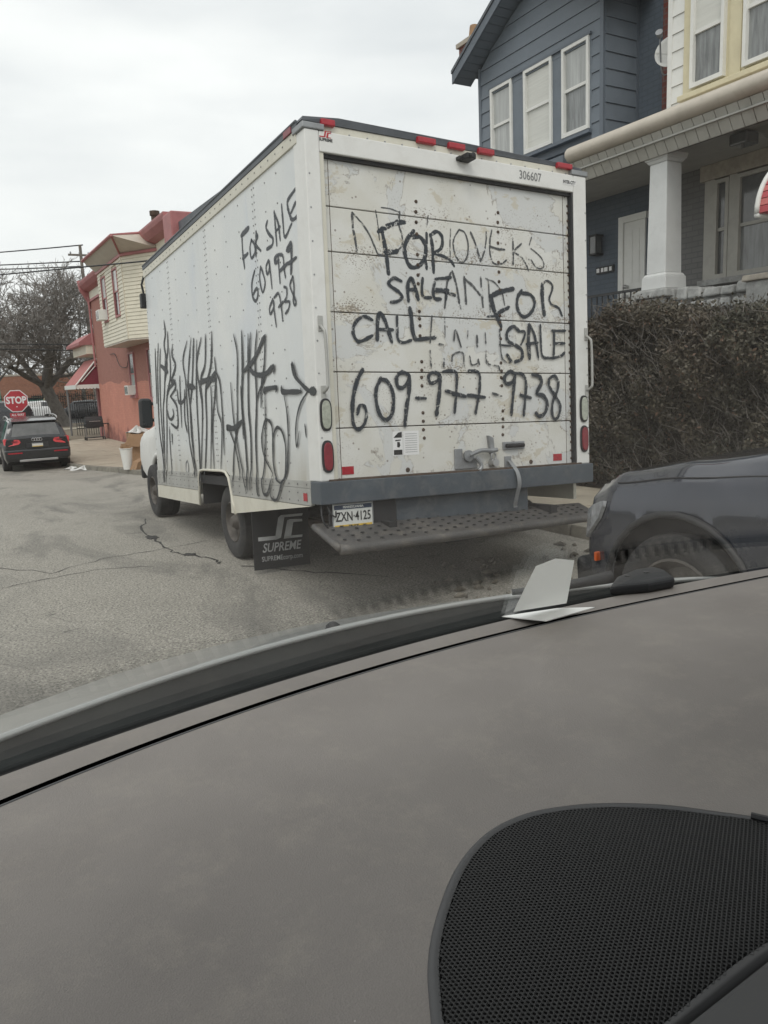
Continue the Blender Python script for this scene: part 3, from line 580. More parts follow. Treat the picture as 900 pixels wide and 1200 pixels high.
# roll-up door in six panels
dz = [-.02, .349, .724, 1.117, 1.507, 1.795, 2.10]
for a, b in zip(dz, dz[1:]):
    mb = MB(); mb.box((.129, .045, a + .004), (2.256, .075, b - .003)); mb.build('door_panel', M['door'], tr, bevel=.004)
mb = MB(); mb.box((.129, .0762, -.02), (2.256, .085, 2.11)); mb.build('door_backing', M['rust'], tr)
mb = MB()
for xs_, zs in ((.845, None), (1.56, None)):
    for z in (1.90, 1.83, 1.76, 1.68, 1.54, 1.47, 1.40, 1.34, 1.15, 1.10, 1.05, .98, .80, .74, .69, .63, .44, .38, .32, .26):
        mb.lathe([(0, .013), (-.004, .012), (-.007, .006), (-.0075, .0001)], (xs_ + random.uniform(-.004, .004), .0445, z), 'y', 8)
for x in (.70, 1.83): mb.lathe([(0, .018), (-.004, .016), (-.008, .0001)], (x, .0445, .04), 'y', 10)
mb.build('door_bolts', M['rust'], tr, kind='stuff')
# thin vertical line where the door edge trim is
for xx in (.172, 2.20): MB().box((xx, .0435, 0), (xx + .004, .0449, 2.10)).build('door_edge_trim', M['rust'], tr)
# spray paint
def strokes(data, axis, base, mats, name):
    acc = {}
    for i, s_ in enumerate(data.split(';')):
        h, pts = s_.split(':'); k, wd = h[0], int(h[1:]) / 1000.0
        P = [tuple(int(q) / 1000.0 for q in p.split(',')) for p in pts.split(' ')]
        P = smoothpath([(a, b, 0) for a, b in P], 5); m = len(P); mb = acc.setdefault((k, i), MB())
        off = base - .0006 - .00012 * i; ends = (P[0] - P[1]).normalized() * wd * .4, (P[-1] - P[-2]).normalized() * wd * .4
        P = [P[0] + ends[0]] + P + [P[-1] + ends[1]]; m = len(P); n0 = len(mb.v); rnd = random.Random(i); ph = rnd.uniform(0, 6)
        for j, p in enumerate(P):
            t_ = (P[min(j + 1, m - 1)] - P[max(j - 1, 0)]).normalized(); s2 = Vector((-t_.y, t_.x, 0))
            ww = wd * .62 * (1 + .12 * math.sin(j * .9 + ph)) * (.35 if j in (0, m - 1) else (.85 if j in (1, m - 2) else 1))
            if k == 't': ww *= 1.25; ww *= .35 + .65 * min(1, j / (m * .15)) * min(1, (m - 1 - j) / (m * .35) + .25)
            for c, sg in ((0, 1), (1, -1)):
                q = p + s2 * ww * sg
                if axis == 'y': mb.v.append((q.x, off, q.y))
                else: mb.v.append((off - (.011 if q.y < 0.0 else 0), q.x, q.y))
                mb.uv[n0 + 2 * j + c] = (j / m, float(c))
        mb.f += [(n0 + 2 * j, n0 + 2 * j + 1, n0 + 2 * j + 3, n0 + 2 * j + 2) for j in range(m - 1)]
    for (k, _), mb in acc.items(): mb.build(name[k], M[mats[k]], tr)
strokes(REAR_STROKES, 'y', .0445, {'b': 'spray_b', 'f': 'spray_f'}, {'b': 'sprayed_stroke', 'f': 'faded_stroke'})
strokes(SIDE_STROKES, 'x', -.001, {'b': 'spray_s', 't': 'spray_t'}, {'b': 'sprayed_stroke', 't': 'tag_stroke'})
# printed marks on the header
def TX(x, y, z): return Matrix(((1, 0, 0, x), (0, 0, 1, y), (0, 1, 0, z), (0, 0, 0, 1)))   # text facing the rear
mb = MB(); mb.text('306607', .088, TX(1.84, -.0045, 2.178), .82, .001); mb.build('fleet_number', M['inkgrey'], tr)
mb = MB(); mb.box((2.16, -.0052, 2.165), (2.30, -.0042, 2.20)); mb.build('name_plate', M['sticker'], tr)
mb = MB(); mb.text('INTER-CITY', .034, TX(2.23, -.0062, 2.183), .72, .0012); mb.build('name_plate_lettering', M['ink'], tr)
def jclogo(M4, s, mb):                        # the J and C of the body builder, as slanted strokes
    def q(pts): 
        n = len(mb.v); mb.v += [tuple(M4 @ Vector((x * s, y * s, 0))) for x, y in pts]; mb.f.append(tuple(range(n, n + len(pts))))
    q([(0, 0), (.34, 0), (.40, .0), (.46, .08), (0, .08)])
    q([(.40, 0), (.50, .03), (.60, .45), (.46, .45), (.38, .08)])
    q([(.46, .45), (.60, .45), (1.0, .45), (1.02, .50), (.52, .50)])
    q([(.56, .0), (.72, .0), (.80, .36), (.72, .40), (.66, .38)])
    q([(.66, .38), (.80, .33), (1.0, .33), (1.0, .38), (.72, .40)])
    q([(.56, 0), (.98, 0), (.99, .05), (.60, .05)])
mb = MB(); jclogo(TX(.100, -.0045, 2.205), .085, mb); mb.build('builder_logo', M['inkred'], tr)
mb = MB(); mb.text('SUPREME', .026, TX(.145, -.0045, 2.19), .9, .001); mb.build('builder_lettering', M['ink'], tr)
# reversing camera, lamps, grab handles
mb = MB(); mb.box((1.19, -.10, 2.195), (1.27, -.003, 2.235)); mb.tube([(1.23, -.125, 2.212), (1.23, -.09, 2.212)], .020, 12); mb.box((1.16, -.05, 2.20), (1.19, -.003, 2.225)); mb.build('rear_camera', M['black'], tr, bevel=.006)
def oval(cx, cz, w_, h_, y0, d, n=28):
    pts = []
    for k in range(n):
        q = 2 * math.pi * k / n; c, s_ = math.cos(q), math.sin(q)
        pts.append((cx + w_ / 2 * math.copysign(abs(c) ** .8, c), y0, cz + (h_ / 2) * math.copysign(abs(s_) ** .55, s_)))
    return MB().prism(pts, (0, d, 0))
for cx, cz, m in ((.052, .44, 'clear_lens'), (.052, .165, 'red_dark'), (2.345, .44, 'clear_lens'), (2.345, .20, 'red_dark')):
    f = oval(cx, cz, .088, .215, -.005, -.010).build('lamp_bezel', M['black'], tr, bevel=.004)
    l = oval(cx, cz, .064, .185, -.0155, -.009).build('lamp_lens', M[m], f, bevel=.005)
for x in (.048, 2.385):
    mb = MB(); mb.tube(smoothpath([(x - .008, -.006, 1.02), (x - .006, -.05, .99), (x, -.062, .94), (x + .004, -.062, .66), (x, -.055, .61), (x - .004, -.006, .585)], 4), .010, 8)
    h = mb.build('grab_handle', M['alum'], tr, smooth=True)
    for zz in (1.03, .58): MB().box((x - .022, -.012, zz - .05), (x + .014, -.005, zz + .05)).build('handle_mount', M['alum'], h, bevel=.004)
# door furniture
mb = MB(); mb.box((1.10, .030, .02), (1.17, .0445, .17)); mb.box((1.17, .030, .02), (1.30, .0445, .10)); mb.build('latch_plate', M['galv'], tr, bevel=.004)
mb = MB(); mb.lathe([(0, .042), (-.02, .042), (-.022, .02), (-.026, .0001)], (1.215, .03, .115), 'y', 20); mb.tube(smoothpath([(1.22, .012, .12), (1.32, .005, .15), (1.42, .005, .145), (1.47, .005, .15)], 4), .016, 8)
mb.tube(smoothpath([(1.27, .005, .10), (1.31, -.01, .04), (1.28, -.01, .0), (1.24, -.005, .0)], 4), .015, 8); mb.build('latch_lever', M['galv'], tr, smooth=40)
mb = MB(); mb.hexa([(1.42, .01, .12), (1.455, .01, .12), (1.455, .044, .12), (1.42, .044, .12), (1.40, .01, .26), (1.445, .01, .24), (1.445, .044, .24), (1.40, .044, .26)]); mb.build('latch_hook', M['galv'], tr, bevel=.003)
mb = MB(); mb.tube([(1.44, -.02, .055), (1.44, .04, .055)], .030, 14); mb.tube(smoothpath([(1.42, .01, .07), (1.42, .01, .12), (1.455, .01, .12), (1.455, .01, .07)], 4), .007, 8); mb.build('padlock', M['steel'], tr, smooth=40)
mb = MB(); mb.box((1.55, .03, .145), (1.76, .0445, .205)); h = mb.build('door_handle', M['galv'], tr, bevel=.004); MB().tube([(1.57, .018, .175), (1.74, .018, .175)], .016, 8).build('grip', M['under'], h, smooth=True)
mb = MB(); mb.box((1.565, .03, .0), (1.625, .0445, .095)); mb.build('strap_bracket', M['galv'], tr, bevel=.003)
sp_ = smoothpath([(1.60, .025, .06), (1.61, -.02, .01), (1.625, -.042, -.04), (1.635, -.045, -.12), (1.63, -.02, -.20), (1.625, .0, -.28), (1.63, .0, -.30)], 4)
mb = MB(); mb.add([(p.x + s_ * .018, p.y, p.z) for p in sp_ for s_ in (-1, 1)], [(2 * i, 2 * i + 1, 2 * i + 3, 2 * i + 2) for i in range(len(sp_) - 1)]); o = mb.build('pull_strap', M['galv'], tr)
s_ = o.modifiers.new('s', 'SOLIDIFY'); s_.thickness = .004
# decals and red tape
mb = MB(); mb.box((.585, .0436, .145), (.665, .0446, .315)); o = mb.build('warning_decal', M['sticker'], tr)
mb = MB(); mb.add([(.59, .0430, .27), (.66, .0430, .27), (.66, .0430, .312), (.63, .0430, .305)], [(0, 1, 2, 3)]); mb.add([(.59, .0430, .15), (.66, .0430, .15), (.66, .0430, .185), (.59, .0430, .185)], [(0, 1, 2, 3)])
mb.add([(.605, .043, .245), (.65, .043, .25), (.65, .043, .257), (.605, .043, .255)], [(0, 1, 2, 3)]); mb.add([(.62, .043, .24), (.64, .043, .24), (.645, .043, .215), (.635, .043, .2), (.618, .043, .205)], [(0, 1, 2, 3, 4)]); mb.build('decal_picture', M['ink'], o)
mb = MB(); mb.box((.672, .0436, .145), (.80, .0446, .315)); o = mb.build('text_decal', M['sticker'], tr)
mb = MB()
for i in range(9): mb.add([(.685, .043, .165 + i * .016), (.785, .043, .165 + i * .016), (.785, .043, .168 + i * .016), (.685, .043, .168 + i * .016)], [(0, 1, 2, 3)])
mb.build('decal_lines', M['inkgrey'], o)
for x in (.178, 2.06): MB().box((x, .0425, .035), (x + .09, .0448, .09)).build('red_reflective_tape', M['red_lens'], tr)
# bumper beam, centre box, plate, step
mb = MB(); mb.box((-.022, -.030, -.152), (2.42, .128, -.0005)); mb.build('bumper_beam', M['bumper'], tr, bevel=.006)
mb = MB(); mb.box((.055, -.024, 0), (2.30, .04, .012)); mb.build('door_sill', M['rust'], tr)
mb = MB(); mb.box((.59, .04, -.372), (1.79, .30, -.1525)); mb.build('centre_box', M['bumper'], tr, bevel=.008)
mb = MB(); mb.box((.055, .02, -.325), (.575, .03, -.1525)); mb.build('plate_panel', M['under'], tr)
pm = MB().box((.080, .004, -.328), (.378, .010, -.160)).build('licence_plate', M['plate'], tr, bevel=.004)
MB().box((.086, .0025, -.196), (.372, .0035, -.166)).build('plate_band', M['plateblue'], pm)
MB().box((.086, .0025, -.322), (.372, .0035, -.300)).build('plate_band', M['plateyellow'], pm)
mb = MB(); mb.text('ZXN\u00b74125', .088, TX(.229, .0015, -.248), .70, .0015); mb.build('plate_number', M['ink'], pm)
mb = MB(); mb.text('TRUCK', .022, TX(.229, .0015, -.312), 1.1, .001); mb.build('plate_wording', M['ink'], pm)
mb = MB(); mb.text('PENNSYLVANIA', .022, TX(.229, .0015, -.181), 1.0, .001); mb.build('plate_wording', M['plate'], pm)
mb = MB(); mb.tube([(.076, .006, -.332), (.382, .006, -.332), (.382, .006, -.156), (.076, .006, -.156), (.076, .006, -.332)], .005, 6); mb.build('plate_frame', M['galv'], pm)
# step: tread plate tilting down to the rear with a rolled edge and drain holes
A, B, C, D = Vector((-.02, .10, -.285)), Vector((-.05, -.34, -.385)), Vector((2.30, -.18, -.385)), Vector((2.40, .12, -.33))
def stp(u, v): return A.lerp(D, u).lerp(B.lerp(C, u), v)
mb = MB(); mb.grid(lambda u, v: stp(u, v) + Vector((0, -.03 * math.sin(u * math.pi) * v, 0)), 24, 6); o = fixn(mb.build('step_plate', M['step'], tr)); s_ = o.modifiers.new('s', 'SOLIDIFY'); s_.thickness = .012; s_.offset = -1
e = [stp(u / 24, 1) + Vector((0, -.03 * math.sin(u / 24 * math.pi) - .004, -.028)) for u in range(25)]
mb = MB(); mb.tube(e, .032, 10); mb.build('step_edge', M['step'], tr, smooth=True)
mb = MB(); mb.tube([stp(0, v / 4) + Vector((0, 0, -.02)) for v in range(5)], .024, 8); mb.build('step_edge', M['step'], tr, smooth=True)
mb = MB()
for i in range(26):
    for j in range(4):
        u = .03 + i * .037; v = .15 + j * .22 + (.08 if i % 2 else 0)
        if v < .95: p = stp(u, v) + Vector((0, -.03 * math.sin(u * math.pi) * v, .004)); mb.lathe([(0, .015), (.004, .012), (.002, .008), (-.004, .0001)], p, 'z', 8)
mb.build('tread_studs', M['under'], tr, kind='stuff')
for x in (.45, 1.9): MB().box((x, -.10, -.36), (x + .06, .3, -.30)).build('step_bracket', M['under'], tr)
mb = MB(); mb.tube(smoothpath([(.02, .04, -.14), (-.01, .0, -.20), (-.005, -.02, -.27), (.03, -.01, -.31)], 5), .006, 6); mb.tube(smoothpath([(.04, .02, -.14), (.05, -.01, -.21), (.09, -.01, -.24), (.10, .01, -.20)], 5), .006, 6); mb.build('trailer_wires', M['black'], tr, smooth=True)
# chassis
mb = MB()
for x in (.72, 1.62): mb.box((x, .1, -.30), (x + .08, 6.0, -.10))
for y in (.5, 1.5, 2.9, 3.8): mb.box((.3, y, -.14), (2.1, y + .08, -.101))
mb.build('chassis_rails', M['under'], tr)
FR[0] = Matrix.Identity(4)
def wheel(parent, cx, cy, cz, r, wd, side=-1, rimr=.55, hub='rim', spokes=0):
    """tyre and rim, outer face towards side*X"""
    s = side; t_ = MB(); prof = [(.0, rimr * r), (.0 + s * .012, rimr * r * 1.12), (s * .020, r * .80), (s * .012, r * .93), (0, r * .985), (-s * .02, r), (-s * wd * .3, r), (-s * wd * .32, r * .975), (-s * wd * .36, r * .975), (-s * wd * .38, r), (-s * wd * .62, r), (-s * wd * .64, r * .975), (-s * wd * .68, r * .975), (-s * wd * .70, r), (-s * (wd - .02), r), (-s * wd, r * .97), (-s * wd, rimr * r)]
    t_.lathe(prof, (cx, cy, cz), 'x', 40); o = fixn(t_.build('tyre', M['rubber'], parent, smooth=40))
    q = MB(); q.lathe([(s * .004, rimr * r * 1.01), (s * .010, rimr * r * .96), (-s * .02, rimr * r * .88), (-s * .06, rimr * r * .80), (-s * .055, rimr * r * .45), (-s * .02, rimr * r * .38), (-s * .0, rimr * r * .30), (s * .02, rimr * r * .22), (s * .02, .0001)], (cx, cy, cz), 'x', 32)
    for k in range(8):
        a = k * math.pi / 4; q.lathe([(-s * .055, .012), (-s * .03, .012), (-s * .028, .0001)], (cx, cy + rimr * r * .33 * math.cos(a), cz + rimr * r * .33 * math.sin(a)), 'x', 6)
    return o, fixn(q.build('wheel_rim', M[hub], o, smooth=40))
rw = Vector((2.17, 6.66, -1.55 + .335)); 
wheel(tr, rw.x, rw.y, rw.z, .335, .20); wheel(tr, rw.x + .27, rw.y, rw.z, .335, .20); wheel(tr, 4.38, rw.y, rw.z, .335, .20, 1)
fw_ = Vector((2.18, 9.72, -1.572 + .325)); wheel(tr, fw_.x, fw_.y, fw_.z, .325, .24); wheel(tr, 4.32, fw_.y, fw_.z, .325, .24, 1)
mb = MB(); mb.tube([(2.3, 6.66, rw.z), (4.3, 6.66, rw.z)], .055, 10); mb.lathe([(-.16, .05), (-.13, .12), (0, .16), (.13, .12), (.16, .05)], (3.3, 6.66, rw.z), 'x', 16); mb.build('rear_axle', M['under'], tr, smooth=True)
FR[0] = TM
mb = MB(); mb.tube(smoothpath([(.62, .4, -.42), (.62, 1.6, -.45), (.7, 3.2, -.40), (.8, 4.5, -.38)], 4), .04, 8); mb.build('exhaust', M['rust'], tr, smooth=True)
# mud flaps with the body builder's mark
for x0, front in ((-.01, 1), (1.90, 0)):
    fl = MB().box((x0, 1.355, -.775), (x0 + .50, 1.365, -.20)).build('mud_flap', M['black'], tr)
    if front:
        def TF(x, z): return Matrix(((1, 0, 0, x), (0, 0, 1, 1.3535), (0, 1, 0, z), (0, 0, 0, 1)))
        mb = MB(); jclogo(TF(x0 + .045, -.535), .40, mb); mb.build('flap_logo', M['sticker2'], fl)
        mb = MB(); mb.text('SUPREME', .105, TF(x0 + .245, -.600), .80, .0018, .25); mb.build('flap_lettering', M['sticker2'], fl)
        mb = MB(); mb.text('SUPREMEcorp.com', .058, TF(x0 + .25, -.690), .80, .0004); mb.build('flap_lettering', M['sticker2'], fl)
# cab
def cabsec(y, w_, z0, zs, zt, tw):
    return y, w_, z0, zs, zt, tw
def car_shell(mb, st, ny, arches=(), cx=0, flip=1):
    """st: stations (y, halfwidth, sill z, belt z, top z, top halfwidth). arches: (y, z, r)"""
    y0, y1 = st[0][0], st[-1][0]; K = 22
    def ring(y):
        w_, z0, zb, zt, tw = interp(st, y)[:5]; out = []
        base = [(w_ * .93, z0), (w_ * .985, z0 + (zb - z0) * .18), (w_, z0 + (zb - z0) * .5), (w_ * .985, z0 + (zb - z0) * .85), (w_ * .955, zb), (tw + (w_ * .955 - tw) * .1, zt - (zt - zb) * .14), (tw * .88, zt - (zt - zb) * .02), (tw * .5, zt + .012), (0, zt + .02)]
        L_ = [0]
        for a, b in zip(base, base[1:]): L_.append(L_[-1] + math.hypot(a[0] - b[0], a[1] - b[1]))
        ks = [0, .5, 1, 1.33, 1.66, 2, 2.33, 2.66, 3, 3.33, 3.66, 4, 4.33, 4.66, 5, 5.5, 6, 6.5, 7, 7.5, 8]
        for k in ks:
            i = min(int(k), 7); t_ = k - i; out.append((base[i][0] + (base[i + 1][0] - base[i][0]) * t_, base[i][1] + (base[i + 1][1] - base[i][1]) * t_))
        return out
    n0 = len(mb.v); ny_ = ny; rr = []
    for j in range(ny + 1):
        y = y0 + (y1 - y0) * j / ny; r_ = ring(y); full = [(cx - a, y, b) for a, b in r_] + [(cx + a, y, b) for a, b in r_[::-1][1:]]; rr.append(full)
    m = len(rr[0]); V = [list(p) for r_ in rr for p in r_]
    keep = []
    def ins(p): 
        for (ay, az, ar) in arches:
            if abs(p[0] - cx) > .3 and (p[1] - ay) ** 2 + (p[2] - az) ** 2 < ar * ar and p[2] < az + ar: return (ay, az, ar)
        return None
    F_ = [(j * m + i, j * m + i + 1, (j + 1) * m + i + 1, (j + 1) * m + i) for j in range(ny) for i in range(m - 1)]
    F_ = [f for f in F_ if not all(ins(V[q]) for q in f)]
    for p in V:
        h = ins(p)
        if h:
            dy, dz_ = p[1] - h[0], p[2] - h[1]; d_ = math.hypot(dy, dz_) or 1; p[1] = h[0] + dy / d_ * h[2]; p[2] = h[1] + dz_ / d_ * h[2]
    F_.append(tuple(range(m))[::-1]); F_.append(tuple(ny * m + i for i in range(m)))
    mb.add([tuple(p) for p in V], F_)
    return ring
cab = MB()
st = [(4.52, .985, -.33, .50, 1.25, .80), (4.9, .99, -.33, .50, 1.28, .80), (5.2, .99, -.33, .48, 1.10, .78), (5.6, .985, -.32, .44, .54, .80), (6.05, .97, -.30, .38, .46, .78), (6.45, .93, -.25, .30, .38, .74), (6.6, .84, -.15, .18, .24, .66)]
FR[0] = Matrix.Identity(4)
cabz = Matrix.Translation((3.27, 4.62 + .02, -.95)); FR[0] = cabz
car_shell(cab, st, 40, arches=((5.10, -.30, .44),)); o = fixn(cab.build('cab_body', M['white'], tr, smooth=35))
for s in (-1, 1):
    mb = MB(); mb.tube([(s * .985, 5.10 + .45 * math.cos(q * math.pi / 12), -.30 + .45 * math.sin(q * math.pi / 12)) for q in range(13)], .03, 8); mb.build('fender_lip', M['white'], tr, smooth=True)
MB().box((-.90, 4.66, -.32), (.90, 5.56, .10)).build('wheel_well', M['under'], tr)
mb = MB(); mb.hexa([(-.95, 6.4, -.28), (.95, 6.4, -.28), (.86, 6.68, -.28), (-.86, 6.68, -.28), (-.95, 6.4, -.08), (.95, 6.4, -.08), (.86, 6.68, -.08), (-.86, 6.68, -.08)]); mb.build('front_bumper', M['black'], tr, bevel=.03)
mb = MB(); mb.hexa([(-.72, 5.42, .56), (.72, 5.42, .56), (.66, 5.0, 1.20), (-.66, 5.0, 1.20), (-.74, 5.55, .56), (.74, 5.55, .56), (.66, 5.1, 1.22), (-.66, 5.1, 1.22)]); mb.build('windscreen', M['glass_dark'], tr)
for s in (-1, 1): MB().box((s * .965, 4.6, .60), (s * .94, 5.05, 1.02)).build('door_window', M['glass_dark'], tr)
FR[0] = TM
# door mirror and the bracket at the top front corner of the box
mb = MB(); mb.box((-.045, 5.00, .50), (.11, 5.12, .86)); mr = mb.build('mirror', M['black'], tr, bevel=.045, seg=4); MB().box((-.02, 4.996, .53), (.085, 4.9995, .83)).build('mirror_glass', M['glass_dark'], mr)
for zz in (.6, .8): MB().tube([(.1, 5.06, zz), (.22, 5.06, zz - .02)], .02, 8).build('mirror_arm', M['black'], tr)
mb = MB(); mb.box((-.05, 4.515, 1.86), (.02, 4.60, 2.02)); mb.tube([(-.01, 4.54, 2.0), (-.03, 4.54, 2.12), (.0, 4.52, 2.22)], .014, 6); mb.build('corner_lamp', M['black'], tr, bevel=.008)
FR[0] = Matrix.Identity(4)
# ================================================================== THINGS ON THE GROUND BY THE TRUCK
def bin_bag(c, rx, ry, rz, seed, label):
    rnd = random.Random(seed); ph = [rnd.uniform(0, 6.28) for _ in range(8)]
    def fn(u, v):
        a = u * 2 * math.pi; b = (v - .5) * math.pi; r = 1 + .10 * math.sin(5 * a + ph[0] + 3 * b) + .07 * math.sin(11 * a + ph[1] - 5 * b) + .06 * math.sin(9 * b + ph[2] + 2 * a) + .04 * math.sin(23 * a + 13 * b)
        return (c[0] + rx * r * math.cos(a) * math.cos(b), c[1] + ry * r * math.sin(a) * math.cos(b), max(c[2], c[2] + rz * (r * math.sin(b) * .9 + .75)))
    mb = MB(); mb.grid(fn, 60, 30); return tag(mb.build('bin_bag', M['bag'], smooth=True), label, 'bin bag', 'black bin bags behind the truck')
bin_bag((4.15, 5.75, -1.43), .30, .24, .20, 1, 'shiny black bin bag slumped under the truck step, the left one of two')
bin_bag((4.62, 5.9, -1.43), .30, .26, .19, 2, 'crumpled black bin bag against the kerb right of the truck step')
mb = MB(); rnd = random.Random(4)
for i in range(70):
    x, y = rnd.uniform(3.0, 4.9), rnd.uniform(4.0, 5.2); a = rnd.uniform(0, 3.14); l = rnd.uniform(.012, .06); c_, s_ = math.cos(a) * l, math.sin(a) * l; z = G(y) + .006
    mb.hexa([(x - c_, y - s_, z), (x + s_ * .4, y - c_ * .4, z), (x + c_, y + s_, z), (x - s_ * .4, y + c_ * .4, z), (x - c_, y - s_, z + .012), (x + s_ * .4, y - c_ * .4, z + .03), (x + c_, y + s_, z + .01), (x - s_ * .4, y + c_ * .4, z + .02)])
tag(mb.build('litter', M['debris'], kind='stuff'), 'scattered litter and leaves in the gutter behind the truck', 'litter')
# cardboard box, torn box and pail beside the truck cab (on the pavement)
def gz(px, py): d = at(px, py, 'z', -1.0); return d * (-1.01 / (d.z + .0469 * d.y))
p = gz(158, 546); q = G(p.y) + .121
bx = thing('cardboard_box', 'tall crushed brown cardboard box on the pavement beside the truck cab', 'box', (p.x, p.y, q))
p = p + Vector((.12, 0, 0)); a, h = .34, .88
mb = MB(); mb.hexa([(p.x - .20, p.y - .3, q), (p.x + a, p.y - .3, q), (p.x + a, p.y + .3, q), (p.x - .20, p.y + .3, q), (p.x - .24, p.y - .30, q + h), (p.x + a + .03, p.y - .34, q + h * .96), (p.x + a, p.y + .28, q + h), (p.x - .21, p.y + .3, q + h * 1.02)]); mb.build('box_body', M['card'], bx, bevel=.01)
mb = MB(); mb.hexa([(p.x - .24, p.y - .34, q + h - .01), (p.x + .1, p.y - .35, q + h - .02), (p.x + .1, p.y - .33, q + h - .02), (p.x - .24, p.y - .32, q + h - .01), (p.x - .42, p.y - .36, q + h - .3), (p.x - .05, p.y - .46, q + h - .35), (p.x - .05, p.y - .44, q + h - .35), (p.x - .42, p.y - .34, q + h - .3)]); mb.build('box_flap', M['card'], bx)
mb = MB(); mb.hexa([(p.x + .1, p.y - .345, q + h - .42), (p.x + .35, p.y - .35, q + h - .40), (p.x + .35, p.y - .34, q + h - .40), (p.x + .1, p.y - .335, q + h - .42), (p.x + .05, p.y - .36, q + h - .2), (p.x + .32, p.y - .37, q + h - .22), (p.x + .32, p.y - .35, q + h - .22), (p.x + .05, p.y - .345, q + h - .2)]); mb.build('torn_label', M['litter'], bx)
pbox = p.copy(); p2_ = gz(159, 549); z2_ = G(p2_.y) + .121
mb = MB(); mb.hexa([(p2_.x - .12, p2_.y - .55, z2_), (p2_.x + .22, p2_.y - .40, z2_), (p2_.x + .12, p2_.y - .12, z2_), (p2_.x - .2, p2_.y - .25, z2_), (p2_.x - .04, p2_.y - .55, z2_ + .2), (p2_.x + .30, p2_.y - .40, z2_ + .32), (p2_.x + .22, p2_.y - .12, z2_ + .32), (p2_.x - .1, p2_.y - .25, z2_ + .2)])
tag(mb.build('cardboard_box', M['card'], bevel=.008), 'small tilted cardboard box at the foot of the tall one, by the front wheel', 'box')
p3_ = gz(150, 550); z3_ = G(p3_.y) + .121
pl = thing('pail', 'whitish plastic waste pail standing left of the tall cardboard box', 'pail', (p3_.x, p3_.y, z3_))
mb = MB(); mb.lathe([(0, .0001), (0, .10), (.50, .15), (.515, .165), (.53, .165), (.53, .145), (.47, .14), (.45, .0001)], (p3_.x, p3_.y, z3_), 'z', 24); mb.build('pail_body', M['siding_white'], pl, smooth=35)
mb = MB(); rnd = random.Random(8)
for i in range(9):
    x, y, z = p3_.x + rnd.uniform(-.08, .08), p3_.y + rnd.uniform(-.08, .08), z3_ + .48 + rnd.uniform(0, .09); mb.hexa([(x - .06, y - .05, z), (x + .06, y - .05, z), (x + .05, y + .05, z), (x - .05, y + .05, z), (x - .04, y - .05, z + .07), (x + .05, y - .04, z + .09), (x + .04, y + .05, z + .05), (x - .05, y + .04, z + .08)])
mb.build('pail_rubbish', M['card'], pl)
# crumpled paper on the box and litter by the kerb near the black car
for (px, py, s_, lab) in ((84, 550, .17, 'flattened pale litter at the kerb right of the black car wheel'), (99, 550.5, .22, 'crumpled white wrapper lying against the kerb beyond the black car'), (152, 478 + 40, .20, None)):
    if lab is None: p = Vector((pbox.x, pbox.y - .1, 0)); z = G(pbox.y) + .121 + h
    else: p = at(px, py, 'z', -1.0); p = p * (-1.1279 / (p.z + .0469 * p.y)); z = G(p.y) + .004
    mb = MB(); rnd = random.Random(int(px))
    def fn(u, v):
        a_ = u * 2 * math.pi; r = s_ * v * (1 + .35 * math.sin(3 * a_ + px)); return (p.x + 1.4 * r * math.cos(a_), p.y + r * math.sin(a_), z + (.5 if lab is None else .28) * s_ * (1 - v) * (1.2 + math.sin(4 * a_)) + (.02 * math.sin(a_ * 5) + .02) * v)
    mb.grid(fn, 24, 4); o = mb.build('paper_litter', M['litter']); s2 = o.modifiers.new('s', 'SOLIDIFY'); s2.thickness = .004
    tag(o, lab or 'crumpled pale wrapping on top of the tall cardboard box', 'litter')

# ================================================================== CARS
def glass_patch(mb, ring, y0, y1, k0, k1, cx, side, off=.008, n=8):
    """window following the shell between ring indices k0..k1"""
    vs = []
    for j in range(n + 1):
        y = y0 + (y1 - y0) * j / n; r_ = ring(y)
        for k in (k0, k1):
            i = int(k); t_ = k - i; a = r_[i][0] + (r_[i + 1][0] - r_[i][0]) * t_; b = r_[i][1] + (r_[i + 1][1] - r_[i][1]) * t_; vs.append((cx + side * (a + off), y, b + off * .4))
    mb.add(vs, [(2 * j, 2 * j + 1, 2 * j + 3, 2 * j + 2) for j in range(n)])
# the black SUV ahead, seen from behind
AX, AY, AZ = 2.44, 26.15, -2.352
au = thing('parked_suv', 'black SUV parked facing away in the street, in front of the stop sign', 'car', (AX, AY + 2.4, AZ))
FR[0] = Matrix.Translation((AX, AY, AZ))
st = [(0.0, .90, .34, .98, 1.02, .86), (.06, .945, .30, 1.00, 1.08, .85), (.22, .965, .28, 1.02, 1.46, .74), (.45, .97, .27, 1.03, 1.60, .70), (1.2, .985, .27, 1.02, 1.66, .70), (2.6, .985, .27, .98, 1.62, .70), (3.1, .98, .27, .96, 1.35, .76), (3.6, .97, .27, .94, 1.02, .84), (4.5, .95, .28, .84, .92, .80), (4.85, .88, .34, .70, .76, .72)]
mb = MB(); ring = car_shell(mb, st, 60, arches=((.95, .36, .42), (3.95, .36, .42))); fixn(mb.build('body', M['audi'], au, smooth=35))
MB().box((-.88, .45, .2), (.88, 4.4, .75)).build('underbody', M['under'], au)
